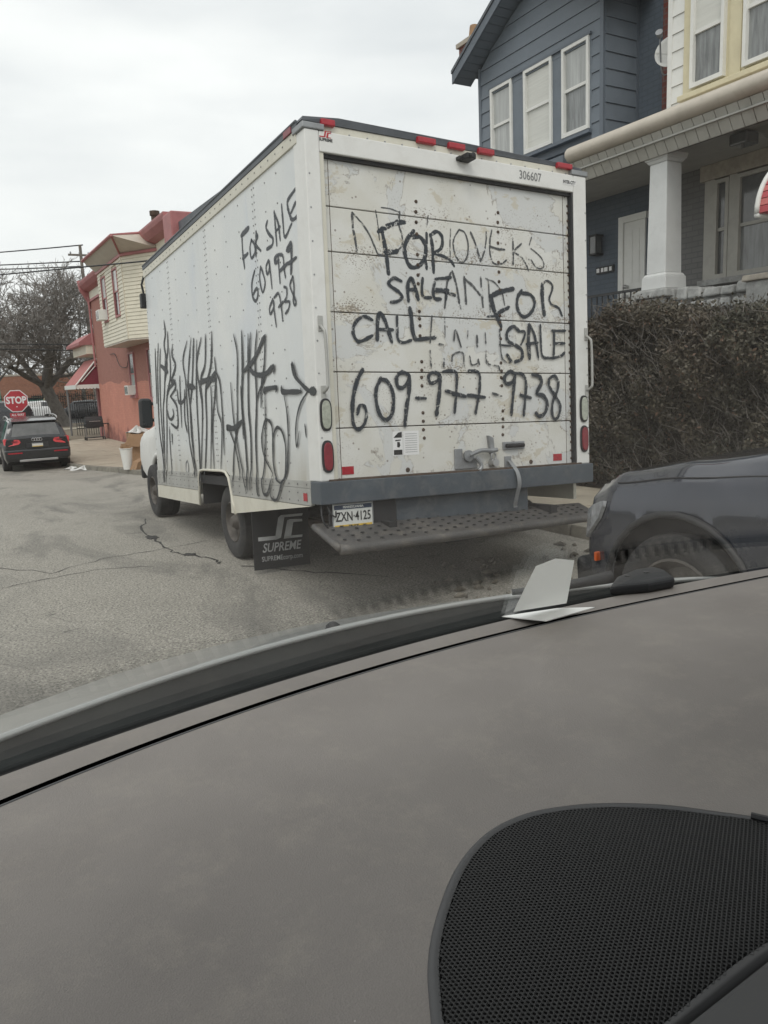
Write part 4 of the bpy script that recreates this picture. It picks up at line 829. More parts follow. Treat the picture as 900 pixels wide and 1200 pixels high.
# rear glass, lamps, plate, bumper, rings
def slope(z): return .055 + (z - 1.06) * .40           # tailgate plane
mb = MB(); mb.hexa([(-.70, slope(1.10) - .005, 1.10), (.70, slope(1.10) - .005, 1.10), (.70, slope(1.10) + .05, 1.10), (-.70, slope(1.10) + .05, 1.10), (-.60, slope(1.48) - .035, 1.48), (.60, slope(1.48) - .035, 1.48), (.60, slope(1.48) + .05, 1.48), (-.60, slope(1.48) + .05, 1.48)]); mb.build('rear_window', M['panel'], au)
mb = MB(); mb.hexa([(-.66, .15, 1.53), (.66, .15, 1.53), (.64, .5, 1.60), (-.64, .5, 1.60), (-.66, .15, 1.56), (.66, .15, 1.56), (.64, .5, 1.625), (-.64, .5, 1.625)]); mb.build('roof_spoiler', M['audi'], au, bevel=.01)
for s in (-1, 1):
    mb = MB(); mb.prism([(s * .46, -.02, .92), (s * .52, -.02, .86), (s * .80, -.01, .82), (s * .935, .03, .86), (s * .95, .05, 1.02), (s * .90, .02, 1.05), (s * .50, -.015, 1.0)], (0, .12, 0)); tl = fixn(mb.build('tail_lamp', M['tail'], au, bevel=.01))
    MB().box((s * .56, -.026, .93), (s * .72, -.02, .965)).build('lamp_insert', M['red_dark'], tl)
    mb = MB(); mb.box((s * .45, -.058, .575), (s * .86, -.03, .615)); mb.build('bumper_reflector', M['red_lens'], au)
    mb = MB(); mb.tube(smoothpath([(s * .70, .5, 1.60), (s * .71, .7, 1.665), (s * .71, 1.6, 1.70), (s * .71, 2.3, 1.66), (s * .71, 2.5, 1.60)], 4), .020, 8); mb.build('roof_rail', M['silver'], au, smooth=True)
    mb = MB(); glass_patch(mb, ring, .55, 3.0, 12.2, 14.0, 0, s); fixn(mb.build('side_window', M['glass_dark'], au))
    mb = MB(); mb.box((s * .98, 3.1, .98), (s * 1.14, 3.25, 1.12)); mb.build('wing_mirror', M['audi'], au, bevel=.03)
    for y in (.95, 3.95): wheel(au, s * .97, y, .355, .355, .24, s, .66, 'rim')
mb = MB(); mb.hexa([(-.93, -.05, .38), (.93, -.05, .38), (.93, .2, .38), (-.93, .2, .38), (-.95, -.055, .70), (.95, -.055, .70), (.95, .2, .70), (-.95, .2, .70)]); mb.build('rear_bumper', M['audi'], au, bevel=.05, seg=3)
MB().box((-.55, -.058, .32), (.55, .1, .39)).build('bumper_valance', M['silver'], au, bevel=.01)
mb = MB(); mb.hexa([(-.32, -.035, .74), (.32, -.035, .74), (.32, .02, .74), (-.32, .02, .74), (-.32, -.02, .90), (.32, -.02, .90), (.32, .02, .90), (-.32, .02, .90)]); mb.build('plate_recess', M['black'], au)
pp = MB().box((-.155, -.048, .765), (.155, -.038, .885)).build('licence_plate', M['plate'], au)
MB().box((-.15, -.0505, .862), (.15, -.049, .882)).build('plate_band', M['plateblue'], pp); MB().box((-.15, -.0505, .768), (.15, -.049, .788)).build('plate_band', M['plateyellow'], pp)
mb = MB()
for i in range(4):
    cx_ = -.105 + i * .07; mb.tube([(cx_ + .045 * math.cos(q * math.pi / 8), -.012, .985 + .045 * math.sin(q * math.pi / 8)) for q in range(17)], .008, 6, False)
mb.build('ring_emblem', M['silver'], au, smooth=True)
mb = MB(); mb.tube([(.0, .12, 1.17), (.0, .20, 1.12), (.3, .12, 1.14)], .010, 6); mb.build('rear_wiper', M['black'], au)
FR[0] = Matrix.Identity(4)
# the dark grey SUV close behind the truck
SX, SY = 3.98, 3.30
sv = thing('parked_suv', 'dark grey SUV close behind the truck, its headlight and front wheel arch showing', 'car', (SX, SY - 2.3, -1.55))
FR[0] = Matrix(((-1, 0, 0, SX), (0, -1, 0, SY), (0, 0, 1, -1.55), (0, 0, 0, 1)))     # own y runs from the nose backwards
st = [(0.0, .60, .38, .70, .74, .52), (.05, .76, .32, .78, .84, .66), (.16, .89, .28, .85, .925, .76), (.35, .94, .27, .93, 1.01, .80), (.8, .965, .27, 1.0, 1.10, .80), (1.3, .975, .27, 1.05, 1.18, .80), (1.5, .975, .27, 1.07, 1.22, .78), (2.05, .98, .27, 1.09, 1.60, .68), (2.5, .98, .27, 1.09, 1.74, .66), (3.9, .97, .27, 1.10, 1.70, .66), (4.4, .95, .28, 1.05, 1.4, .72), (4.6, .90, .34, .95, 1.0, .80)]
mb = MB(); ring = car_shell(mb, st, 130, arches=((.82, .40, .44), (3.6, .40, .44))); fixn(mb.build('body', M['suv'], sv, smooth=35))
MB().box((-.86, .42, .22), (.86, 4.2, .80)).build('underbody', M['under'], sv)
for s in (-1, 1):
    mb = MB(); mb.tube([(s * .972, .82 + .445 * math.cos(q * math.pi / 14), .40 + .445 * math.sin(q * math.pi / 14)) for q in range(-2, 17)], .018, 8); mb.build('arch_lip', M['black'], sv, smooth=True)
    wheel(sv, s * .955, .82, .375, .375, .24, s, .66, 'rim'); wheel(sv, s * .955, 3.6, .375, .375, .24, s, .66, 'rim')
    # wraparound headlight following the corner
    mb = MB(); vs = []
    pts = [(.20, .70, .80, 6.0), (.11, .62, .82, 0), (.09, .60, .82, 0), (.13, .62, .84, 0), (.22, .66, .86, 0), (.38, .76, .89, 0), (.44, .86, .90, 0)]
    hp = [(.02, .60, .69), (.06, .59, .73), (.12, .61, .77), (.20, .67, .81), (.28, .75, .84), (.32, .82, .85)]
    for (yy, zl, zh) in hp:
        for z_ in (zl, zh):
            r_ = ring(max(yy, .0)); best = None
            for (a1, b1), (a2, b2) in zip(r_, r_[1:]):
                if b1 <= z_ <= b2: best = a1 + (a2 - a1) * ((z_ - b1) / max(b2 - b1, 1e-6)); break
            if best is None: best = r_[12][0]
            vs.append((s * (best + .012), yy - .008, z_))
    mb.add(vs, [(2 * j, 2 * j + 1, 2 * j + 3, 2 * j + 2) for j in range(len(hp) - 1)]); o = fixn(mb.build('headlight', M['headlamp'], sv)); q_ = o.modifiers.new('s', 'SOLIDIFY'); q_.thickness = .02; q_.offset = 0
    MB().box((s * .90, .25, .51), (s * .945, .27, .56)).build('side_marker', M['amber'], sv, bevel=.004)
    mb = MB(); glass_patch(mb, ring, 1.85, 4.1, 12.2, 14.0, 0, s); fixn(mb.build('side_window', M['glass_dark'], sv))
    # shut line of the bonnet and of the door
    mb = MB(); mb.tube([(s * (ring(y_)[11][0] - .02), y_, ring(y_)[11][1] + .018) for y_ in [.36 + i * .08 for i in range(14)]], .0045, 6); mb.build('bonnet_seam', M['under'], sv)
    MB().box((s * .976, 1.42, .34), (s * .983, 1.428, .98)).build('door_seam', M['under'], sv)
mb = MB(); mb.prism([(-.62, -.02, .46), (.62, -.02, .46), (.62, -.02, .68), (-.62, -.02, .68)], (0, .06, 0)); gr = mb.build('radiator_grille', M['black'], sv, bevel=.01)
for i in range(5): MB().box((-.58, -.032, .485 + i * .04), (.58, -.021, .50 + i * .04)).build('grille_bar', M['silver'], gr)
mb = MB(); mb.hexa([(-.78, -.06, .28), (.78, -.06, .28), (.90, .25, .28), (-.90, .25, .28), (-.78, -.07, .46), (.78, -.07, .46), (.92, .25, .46), (-.92, .25, .46)]); mb.build('front_bumper', M['black'], sv, bevel=.04, seg=3)
FR[0] = Matrix.Identity(4)
# ================================================================== HOUSES ON THE RIGHT
FRONT, MAIN = 9.0, 9.7
def rect_window(parent, X, y0, y1, z0, z1, frame, upper, lower, fw=.05, mid=None, dep=.06):
    """sash window in a plane facing the street (-X); y0 < y1"""
    mid = mid if mid is not None else (z0 + z1) / 2
    w_ = MB()
    w_.box((X - dep, y0, z0), (X + .02, y0 + fw, z1)); w_.box((X - dep, y1 - fw, z0), (X + .02, y1, z1)); w_.box((X - dep, y0 + fw, z1 - fw), (X + .02, y1 - fw, z1)); w_.box((X - dep, y0 + fw, z0), (X + .02, y1 - fw, z0 + fw * 1.2))
    o = w_.build('window', M[frame], parent)
    MB().box((X - dep * .5, y0 + fw, mid - .022), (X + .02, y1 - fw, mid + .022)).build('meeting_rail', M[frame], o)
    MB().box((X - dep * .2, y0 + fw, mid + .022), (X + .005, y1 - fw, z1 - fw)).build('pane', M[upper], o)
    MB().box((X - .0, y0 + fw, z0 + fw * 1.2), (X + .01, y1 - fw, mid - .022)).build('pane', M[lower], o)
    return o
bh = thing('row_house', 'slate blue row house with a gabled bay and three tall white windows', 'house', (10.5, 10.4, -1.46))
BY0, BY1 = 8.87, 11.88
# walls
mb = MB(); mb.box((MAIN, 8.40, -1.5), (16, 12.25, 7.2)); mb.build('wall', M['brick_blue'], bh)
zt_corner = at(564, 80, 'x', FRONT).z; pk = at(610, 0, 'x', FRONT); yc = (BY0 + BY1) / 2
slope_ = (pk.z - zt_corner) / (BY1 - pk.y); zpk = zt_corner + slope_ * (BY1 - yc)
zb = 3.42
mb = MB(); mb.prism([(FRONT + .035, BY0 + .03, zb), (FRONT + .035, BY1 - .03, zb), (FRONT + .035, BY1 - .03, zt_corner), (FRONT + .035, yc, zpk), (FRONT + .035, BY0 + .03, zt_corner)], (MAIN - FRONT - .036, 0, 0)); mb.build('bay', M['trim_blue'], bh)
wins = [((576, 102), (601, 93), (578, 172)), ((615, 83.5), (648, 66), (620, 180)), ((660, 60), (692, 43), (664, 164))]
WN = []
for (a, b, c) in wins:
    A_, B_, C_ = at(*a, 'x', FRONT), at(*b, 'x', FRONT), at(*c, 'x', FRONT); WN.append((B_.y, A_.y, C_.z, (A_.z + B_.z) / 2))
zwt = sum(q[3] for q in WN) / 3; zwb = WN[1][2]
for i, (y0, y1, z0, z1) in enumerate(WN):
    rect_window(bh, FRONT + .015, y0, y1, zwb, zwt, 'siding_white', ('paned', 'blind', 'paned')[i], ('paned', 'blind', 'paned2')[i], mid=zwb + (zwt - zwb) * .52)
# individually lapped boards
z = zb; row = 0; E_ = .232
def board(y0, y1, z, X, h, parent, m, face='x', cut0=0, cut1=0, lap=.018):
    mb = MB(); zt = z + h - .004
    if face == 'x': mb.add([(X - lap, y0, z), (X - lap, y1, z), (X - .003, y1 - cut1, zt), (X - .003, y0 + cut0, zt), (X + .02, y0, z), (X + .02, y1, z), (X + .02, y1 - cut1, zt), (X + .02, y0 + cut0, zt)], [(0, 1, 2, 3), (0, 4, 5, 1), (3, 2, 6, 7), (0, 3, 7, 4), (1, 5, 6, 2), (4, 7, 6, 5)])
    else: mb.add([(y0, X - lap, z), (y1, X - lap, z), (y1, X - .003, zt), (y0, X - .003, zt), (y0, X + .02, z), (y1, X + .02, z), (y1, X + .02, zt), (y0, X + .02, zt)], [(0, 1, 2, 3), (0, 4, 5, 1), (3, 2, 6, 7), (0, 3, 7, 4), (1, 5, 6, 2), (4, 7, 6, 5)])
    return fixn(mb.build('siding_board', M[m], parent))
yR0, yL1 = WN[2][0] - .04, WN[0][1] + .04
while z < zpk - .05:
    h = E_
    if z + h < zwt + .1 and z + h > zwb - .1:
        board(BY0 + .07, yR0, z, FRONT, h, bh, 'siding_blue'); board(yL1, BY1 - .07, z, FRONT, h, bh, 'siding_blue')
    elif z + h <= zwb: board(BY0 + .07, BY1 - .07, z, FRONT, h, bh, 'siding_blue')
    else:
        t0 = max(0, (z - zt_corner) / slope_); t1 = max(0, (z + h - zt_corner) / slope_)
        if BY1 - t1 - .1 > yc: board(BY0 + .04 + t0, BY1 - .04 - t0, z, FRONT, h, bh, 'siding_blue', cut0=t1 - t0, cut1=t1 - t0)
    z += h
# window zone trim (between and round the windows)
for (a, b) in ((yR0, WN[2][0] - .0), (WN[2][1], WN[1][0]), (WN[1][1], WN[0][0]), (WN[0][1], yL1)):
    MB().box((FRONT - .012, a, zwb - .02), (FRONT + .03, b, zwt)).build('window_trim', M['siding_blue'], bh)
MB().box((FRONT - .05, yR0, zwt), (FRONT + .03, yL1, zwt + .035)).build('window_head', M['trim_blue'], bh)
MB().box((FRONT - .07, yR0, zwb - .07), (FRONT + .03, yL1, zwb - .021)).build('window_sill', M['trim_blue'], bh)
for y in (BY0, BY1): MB().box((FRONT - .022, y - (.0 if y == BY0 else .07), zb), (FRONT + .03, y + (.07 if y == BY0 else 0), zt_corner)).build('corner_board', M['trim_blue'], bh)
# near side of the bay, boards
z = zb
while z < 7.3:
    board(FRONT + .02, MAIN - .04, z, BY0, E_, bh, 'siding_blue', 'y'); z += E_
mb = MB(); mb.box((MAIN - .05, BY0 - .02, zb), (MAIN, BY0 + .02, 7.2)); mb.build('corner_board', M['trim_blue'], bh)
mb = MB(); mb.box((FRONT + .04, BY0 + .02, zt_corner - .2), (MAIN, BY0 + .05, 7.2)); mb.build('bay_side', M['trim_blue'], bh)
# gable rakes with their soffit, roof planes
for sgn, ye in ((1, BY1), (-1, BY0)):
    ov = .32; ye2 = ye + sgn * ov; ze2 = zt_corner - slope_ * ov
    mb = MB(); mb.prism([(FRONT - .36, ye2, ze2), (FRONT - .36, yc, zpk), (FRONT - .36, yc, zpk + .16), (FRONT - .36, ye2, ze2 + .16)], (.03, 0, 0)); mb.build('rake_board', M['trim_blue'], bh)
    n = 14
    for i in range(n):
        a, b = i / n, (i + 1) / n; ya, yb = ye2 + (yc - ye2) * a, ye2 + (yc - ye2) * b; za, zb_ = ze2 + (zpk - ze2) * a, ze2 + (zpk - ze2) * b
        g = .006 * (-sgn)
        mb = MB(); mb.hexa([(FRONT - .33, ya + g, za - .01 + .02), (FRONT + .05, ya + g, za + .01), (FRONT + .05, yb - g, zb_ + .01), (FRONT - .33, yb - g, zb_ + .01), (FRONT - .33, ya + g, za + .03), (FRONT + .05, ya + g, za + .03), (FRONT + .05, yb - g, zb_ + .03), (FRONT - .33, yb - g, zb_ + .03)]); mb.build('soffit_plank', M['siding_blue'], bh)
    mb = MB(); mb.prism([(FRONT - .38, ye2, ze2 + .165), (FRONT - .38, yc, zpk + .165), (FRONT - .38, yc, zpk + .22), (FRONT - .38, ye2, ze2 + .22)], (6, 0, 0)); mb.build('roof', M['roofedge'], bh)
# chimney far left
cp = at(553, 42, 'x', 11.0)
ch = MB().box((10.9, cp.y - .25, at(553, 74, 'x', 11.0).z), (11.4, cp.y + .35, cp.z - .15)).build('chimney', M['brick_red'], bh)
MB().box((10.85, cp.y - .3, cp.z - .15), (11.45, cp.y + .4, cp.z - .06)).build('chimney_cap', M['stone_pale'], ch)
MB().lathe([(0, .13), (.25, .10), (.3, .09), (.3, .0001)], (11.1, cp.y + .05, cp.z - .06), 'z', 14).build('chimney_pot', M['card'], ch, smooth=40)
# porch of the blue house: ground floor wall, door, lamp, number plate, porch roof edge and ceiling
PF = -.0                                    # porch floor height relative to the eye
dTL, dBL, dTR = at(733, 262, 'x', MAIN), at(733, 344, 'x', MAIN), at(772, 250, 'x', MAIN)
d0, d1, dzt, dzb = 8.62 + .05, dTL.y, dTL.z, .28
dr = MB().box((MAIN - .03, d0, dzb), (MAIN + .01, d1, dzt)).build('door', M['siding_white'], bh, bevel=.006)
for i, (za, zb_) in enumerate(((.2, .95), (1.05, 1.85))):
    for k in range(2):
        a = d0 + .10 + k * (d1 - d0 - .14) / 2; MB().box((MAIN - .036, a, dzb + za), (MAIN - .03, a + (d1 - d0 - .26) / 2, dzb + zb_ )).build('door_field', M['siding_white'], dr, bevel=.003)
for zz in (.85, 1.0): MB().lathe([(0, .03), (-.03, .03), (-.045, .036), (-.07, .03), (-.08, .0001)], (MAIN - .03, d1 - .08, dzb + zz), 'x', 12).build('door_knob', M['steel'], dr, smooth=True)
for (a, b, c, d) in ((d1, d1 + .10, dzb, dzt + .10), (d0 - .04, d1, dzt, dzt + .10)): MB().box((MAIN - .055, a, c), (MAIN + .01, b, d)).build('door_casing', M['siding_white'], bh, bevel=.004)
lp = at(703, 287, 'x', MAIN)
l_ = MB().box((MAIN - .16, lp.y - .07, lp.z - .14), (MAIN - .04, lp.y + .07, lp.z + .12)).build('wall_lamp', M['panel'], bh)
mb = MB(); mb.box((MAIN - .17, lp.y - .08, lp.z + .12), (MAIN, lp.y + .08, lp.z + .15)); mb.box((MAIN - .17, lp.y - .08, lp.z - .17), (MAIN, lp.y + .08, lp.z - .14))
for a in (-.075, .065): mb.box((MAIN - .168, lp.y + a, lp.z - .14), (MAIN - .155, lp.y + a + .01, lp.z + .12))
mb.build('lamp_frame', M['black'], l_)
np_ = at(710, 316, 'x', MAIN); pl_ = MB().box((MAIN - .03, np_.y - .19, np_.z - .055), (MAIN, np_.y + .19, np_.z + .055)).build('number_board', M['black'], bh)
for k, ww in enumerate((.05, .07, .05, .06)): MB().box((MAIN - .034, np_.y - .155 + k * .09, np_.z - .032), (MAIN - .0305, np_.y - .155 + k * .09 + ww, np_.z + .032)).build('number_tile', M['sticker'], pl_)
PT = at(668, 178, 'x', 8.0)                 # left end of the neighbour's porch edge
cz = 2.735
for i in range(7):
    x0 = 8.02 + i * .24; MB().box((x0, 5.0, cz), (x0 + .234, 12.3, cz + .02)).build('ceiling_board', M['ceil'], bh)
mb = MB(); mb.hexa([(8.0, 8.66, 2.75), (MAIN, 8.66, 2.75), (MAIN, 12.3, 2.75), (8.0, 12.3, 2.75), (8.0, 8.66, 3.0), (MAIN, 8.66, 3.36), (MAIN, 12.3, 3.36), (8.0, 12.3, 3.0)]); mb.build('porch_roof', M['trim_blue'], bh)
MB().box((8.2, 8.7, -1.5), (MAIN, 12.2, dzb - .01)).build('porch_base', M['brick_blue'], bh)
MB().box((8.12, 11.9, dzb), (8.4, 12.18, cz)).build('porch_post', M['trim_blue'], bh)
# iron railing with bars
rl = thing('iron_railing', 'black iron railing with thin bars in front of the blue house door', 'railing', (8.35, 9.3, dzb))
ra, rb = at(697, 347, 'x', 8.35), at(755, 345, 'x', 8.35)
MB().box((8.335, rb.y - .1, ra.z - .02), (8.365, ra.y + .3, ra.z + .015)).build('top_rail', M['black'], rl)
MB().box((8.34, rb.y - .1, dzb + .07), (8.36, ra.y + .3, dzb + .09)).build('bottom_rail', M['black'], rl)
y = rb.y - .08
while y < ra.y + .28: MB().box((8.343, y - .007, dzb), (8.357, y + .007, ra.z - .02)).build('bar', M['black'], rl); y += .105

# ---- the white and yellow house
wh = thing('row_house', 'white sided row house with pale yellow window frames and a white porch column', 'house', (10.5, 6.4, -1.46))
mb = MB(); mb.box((MAIN + .002, 2.5, -1.5), (16, 8.398, 2.75)); mb.build('wall', M['brick_grey'], wh)
mb = MB(); mb.box((MAIN - .02, 8.25, 2.76), (16, 8.398, 7.0)); mb.build('party_wall', M['brick_red'], wh)
mb = MB(); mb.box((FRONT + .05, 3.4, 3.2), (16, 7.66, 7.6)); mb.build('upper_wall', M['siding_white'], wh)
yw = at(803, 60, 'x', FRONT).y; z = 3.25
while z < 7.5:
    board(yw, 7.70, z, FRONT, .215, wh, 'siding_white'); z += .215
z = 3.25
MB().box((FRONT - .02, 7.64, 3.2), (FRONT + .03, 7.71, 7.5)).build('corner_board', M['siding_white'], wh)
# yellow frame: three lights
yf0 = 3.9; zs_ = at(806, 112, 'x', FRONT).z
MB().box((FRONT - .03, yf0, zs_), (FRONT + .02, yw, 7.5)).build('window_surround', M['yellow'], wh)
MB().box((FRONT - .10, yf0 - .05, zs_ - .07), (FRONT + .02, yw + .04, zs_)).build('window_sill', M['yellow'], wh, bevel=.01)
a, b = at(811, 60, 'x', FRONT - .05).y, at(850, 60, 'x', FRONT - .05).y
c, d = at(872, 60, 'x', FRONT - .05).y, 4.9
zb2 = at(812, 104, 'x', FRONT - .05).z; zm = at(812, 40, 'x', FRONT - .05).z
rect_window(wh, FRONT - .035, b, a, zb2, 7.2, 'siding_white', 'blind', 'paned2', .045, zm)
rect_window(wh, FRONT - .035, d, c, zb2, 7.2, 'siding_white', 'blind', 'paned2', .045, zm)
MB().box((FRONT - .045, c + .05, zs_ + .01), (FRONT - .0305, b - .05, 7.4)).build('mullion_panel', M['yellow'], wh)
# porch: rounded roof edge, slatted fascia, ceiling, column on a pier, stone wall
PX = 8.0; py1 = PT.y; zg0 = at(668, 180, 'x', PX).z; 
mb = MB(); prof = [(0, 0), (-.06, .02), (-.10, .07), (-.10, .13), (-.06, .18), (.0, .21), (.10, .23), (1.05, .48), (1.05, 0)]
mb.prism([(PX + a, 2.6, zg0 - .13 + b) for a, b in prof], (0, py1 - 2.6, 0)); fixn(mb.build('porch_roof_edge', M['capcream'], wh, smooth=40))
ss = (at(692, 211, 'x', PX + .15).z); zft = zg0 - .135
y = 2.6; 
while y < py1 - .02:
    y2 = min(y + .150, py1)
    mb = MB(); mb.hexa([(PX + .14, y + .004, 2.60), (PX + .17, y + .004, 2.60), (PX + .17, y2 - .004, 2.60), (PX + .14, y2 - .004, 2.60), (PX - .01, y + .004, zft), (PX + .03, y + .004, zft), (PX + .03, y2 - .004, zft), (PX - .01, y2 - .004, zft)]); mb.build('fascia_slat', M['soffit'], wh, bevel=.004); y = y2
MB().box((PX + .175, 2.6, 2.602), (PX + .19, py1, zft)).build('fascia_backing', M['under'], wh)
mb = MB(); mb.prism([(PX + .02, py1 + .001, zft), (PX + .16, py1 + .001, 2.60), (PX + .3, py1 + .001, 2.74), (MAIN, py1 + .001, 2.74), (MAIN, py1 + .001, 3.3), (PX + .9, py1 + .001, 3.3)], (0, .02, 0)); mb.build('roof_end', M['soffit'], wh)
def sqc(mb, cx, cy, z0, w0, z1, w1):
    a, b = w0 / 2, w1 / 2; mb.hexa([(cx - a, cy - a, z0), (cx + a, cy - a, z0), (cx + a, cy + a, z0), (cx - a, cy + a, z0), (cx - b, cy - b, z1), (cx + b, cy - b, z1), (cx + b, cy + b, z1), (cx - b, cy + b, z1)])
cl_, cr_ = at(766, 300, 'x', PX + .2), at(796, 300, 'x', PX + .2)
ccx, ccy = PX + .36, (cl_.y + cr_.y) / 2 + .17
z_pier = at(780, 345, 'x', PX + .2).z
cw = .30
col = MB(); sqc(col, ccx, ccy, z_pier + .28, cw * 1.02, 2.54, cw * .90); co = col.build('column', M['colwhite'], wh, bevel=.01)
mb = MB(); sqc(mb, ccx, ccy, z_pier + .08, cw * 1.32, z_pier + .24, cw * 1.28); sqc(mb, ccx, ccy, z_pier + .241, cw * 1.24, z_pier + .279, cw * 1.10); mb.build('column_base', M['colwhite'], co, bevel=.008)
mb = MB(); sqc(mb, ccx, ccy, 2.541, cw * .96, 2.58, cw * 1.14); sqc(mb, ccx, ccy, 2.581, cw * 1.2, 2.65, cw * 1.3); mb.build('column_capital', M['colwhite'], co, bevel=.008)
mb = MB(); sqc(mb, ccx, ccy, z_pier - .03, cw * 1.75, z_pier + .075, cw * 1.65); mb.build('pier_cap', M['stone'], co, bevel=.02)
mb = MB(); sqc(mb, ccx, ccy, -1.5, cw * 1.45, z_pier - .03, cw * 1.4); mb.build('pier', M['stone'], co, bevel=.015)
# second pier at the right edge
p1_, p2__ = at(873, 330, 'x', PX + .1), at(872, 350, 'x', PX + .1)
px_, py_ = PX + .36, p1_.y - .22
mb = MB(); sqc(mb, px_, py_, -1.5, .46, p1_.z, .46); o = mb.build('pier', M['stone'], wh, bevel=.015)
mb = MB(); sqc(mb, px_, py_, p1_.z + .001, .54, p1_.z + .07, .52); mb.build('pier_cap', M['stone_pale'], o, bevel=.015)
# rough stones of the porch wall, each laid on its own
rnd = random.Random(12); zt0 = at(840, 332, 'x', PX + .25).z; rowh = .15; z = zt0 - rowh * 5; r_ = 0
MB().box((PX + .28, p1_.y - .02, -1.5), (PX + .45, ccy - .2, zt0 - .06)).build('wall_core', M['stone'], wh)
while r_ < 5:
    y = p1_.y - .01
    while y < ccy - .21:
        l = rnd.uniform(.16, .30); y2 = min(y + l, ccy - .2); zz = z + r_ * rowh; hh = rowh - .012 + (rnd.uniform(-.03, .04) if r_ == 4 else 0)
        bm_ = [(PX + .20 + rnd.uniform(-.03, .02), y + .01, zz + rnd.uniform(0, .015)), (PX + .5, y + .01, zz), (PX + .5, y2 - .008, zz), (PX + .20 + rnd.uniform(-.03, .02), y2 - .008, zz + rnd.uniform(0, .015)),
               (PX + .22 + rnd.uniform(-.03, .02), y + .02, zz + hh - rnd.uniform(0, .03)), (PX + .5, y + .02, zz + hh), (PX + .5, y2 - .02, zz + hh), (PX + .22 + rnd.uniform(-.03, .02), y2 - .02, zz + hh - rnd.uniform(0, .03))]
        MB().hexa(bm_).build('stone', M['stone'], wh, bevel=.025, seg=2); y = y2
    r_ += 1
MB().box((PX + .3, p1_.y, -1.5), (MAIN, 8.6, .27)).build('porch_base', M['brick_grey'], wh)
# ground floor window with deep casing
g0, g1 = at(829, 250, 'x', MAIN), at(829, 328, 'x', MAIN)
zt_, zb_w = at(829, 214, 'x', MAIN).z, at(829, 329, 'x', MAIN).z
MB().box((MAIN - .09, 3.0, zt_), (MAIN + .01, at(825, 205, 'x', MAIN).y, zt_ + .21)).build('lintel', M['stone_pale'], wh, bevel=.01)
yA = g0.y; yB = at(840, 260, 'x', MAIN).y; yC = at(857, 260, 'x', MAIN).y; yD = at(866, 260, 'x', MAIN).y
for (a, b) in ((yB + .0, yA), (yD, yC)): MB().box((MAIN - .07, a, zb_w), (MAIN + .01, b, zt_)).build('window_casing', M['soffit'], wh, bevel=.006)
rect_window(wh, MAIN - .02, yC, yB, zb_w, zt_ - .02, 'soffit', 'panel', 'panel', .05)
rect_window(wh, MAIN - .02, 5.6, yD, zb_w, zt_ - .02, 'soffit', 'panel', 'paned2', .05)
MB().box((MAIN - .12, 4.5, zb_w - .08), (MAIN + .01, yA + .05, zb_w - .001)).build('window_sill', M['stone'], wh)
# porch ceiling lamp
q = at(872, 158, 'z', 2.70); MB().box((q.x - .12, q.y - .12, 2.58), (q.x + .12, q.y + .12, 2.715)).build('ceiling_lamp', M['panel'], wh, bevel=.02)
# satellite dish on the party wall
dp = at(777, 68, 'x', 9.45)
ds = thing('satellite_dish', 'pale grey satellite dish on a bent arm between the blue and the white house', 'dish', tuple(dp))
mb = MB(); nrm = Vector((-.62, -.35, .35)).normalized(); a = nrm.cross(Vector((0, 0, 1))).normalized(); b = nrm.cross(a); c0 = Vector((9.45, dp.y - .18, dp.z))
mb.grid(lambda u, v: c0 + a * (.24 * u * math.cos(v * 2 * math.pi)) + b * (.27 * u * math.sin(v * 2 * math.pi)) + nrm * (.06 * u * u), 6, 28); o = mb.build('reflector', M['siding_white'], ds, smooth=True); s2 = o.modifiers.new('s', 'SOLIDIFY'); s2.thickness = .008
mb = MB(); mb.tube(smoothpath([c0 - nrm * .02 + Vector((0, 0, -.2)), c0 + Vector((-.1, .10, -.24)), c0 + nrm * .34 + Vector((0, .16, .02))], 5), .012, 6); mb.build('feed_arm', M['galv'], ds, smooth=True)
hd = c0 + nrm * .36 + Vector((0, .16, .03)); mb = MB(); mb.tube([hd - nrm * .03, hd + nrm * .05], [.035, .05], 12); mb.build('feed_horn', M['galv'], ds)
mb = MB(); mb.tube([c0 - nrm * .01, Vector((9.69, c0.y + .05, c0.z - .22))], .018, 8); mb.build('mount', M['galv'], ds)
# the next house's rounded striped awning at the right edge
aw0 = at(887, 250, 'x', 7.7); awn = thing('awning', 'rounded red and white slatted metal awning at the right edge of the view', 'awning', (8.3, aw0.y - .6, aw0.z))
n = 13; prof = [(7.7 + .75 * (1 - math.cos(t_)) , aw0.z + .62 * math.sin(t_)) for t_ in [i * math.pi / 2 / n for i in range(n + 1)]]
for i in range(n):
    (xa, za), (xb, zb_) = prof[i], prof[i + 1]
    mb = MB(); mb.hexa([(xa, aw0.y - 1.5, za), (xa + .03, aw0.y - 1.5, za - .01), (xa + .03, aw0.y - .022, za - .01), (xa, aw0.y - .022, za), (xb, aw0.y - 1.5, zb_ - .008), (xb + .03, aw0.y - 1.5, zb_ - .018), (xb + .03, aw0.y - .022, zb_ - .018), (xb, aw0.y - .022, zb_ - .008)]); mb.build('slat', M['awred' if i % 2 == 0 else 'awred2'], awn)
    MB().box((xa + .02, aw0.y - .018, za), (8.44, aw0.y - .004, zb_ - .008)).build('end_slat', M['awred' if i % 2 == 0 else 'awred2'], awn)
mb = MB(); mb.tube([(a, aw0.y, b) for a, b in prof], .028, 8); mb.tube([(7.69, aw0.y, aw0.z - .02), (8.45, aw0.y, aw0.z - .02)], .028, 8); mb.build('awning_trim', M['siding_white'], awn, smooth=True)

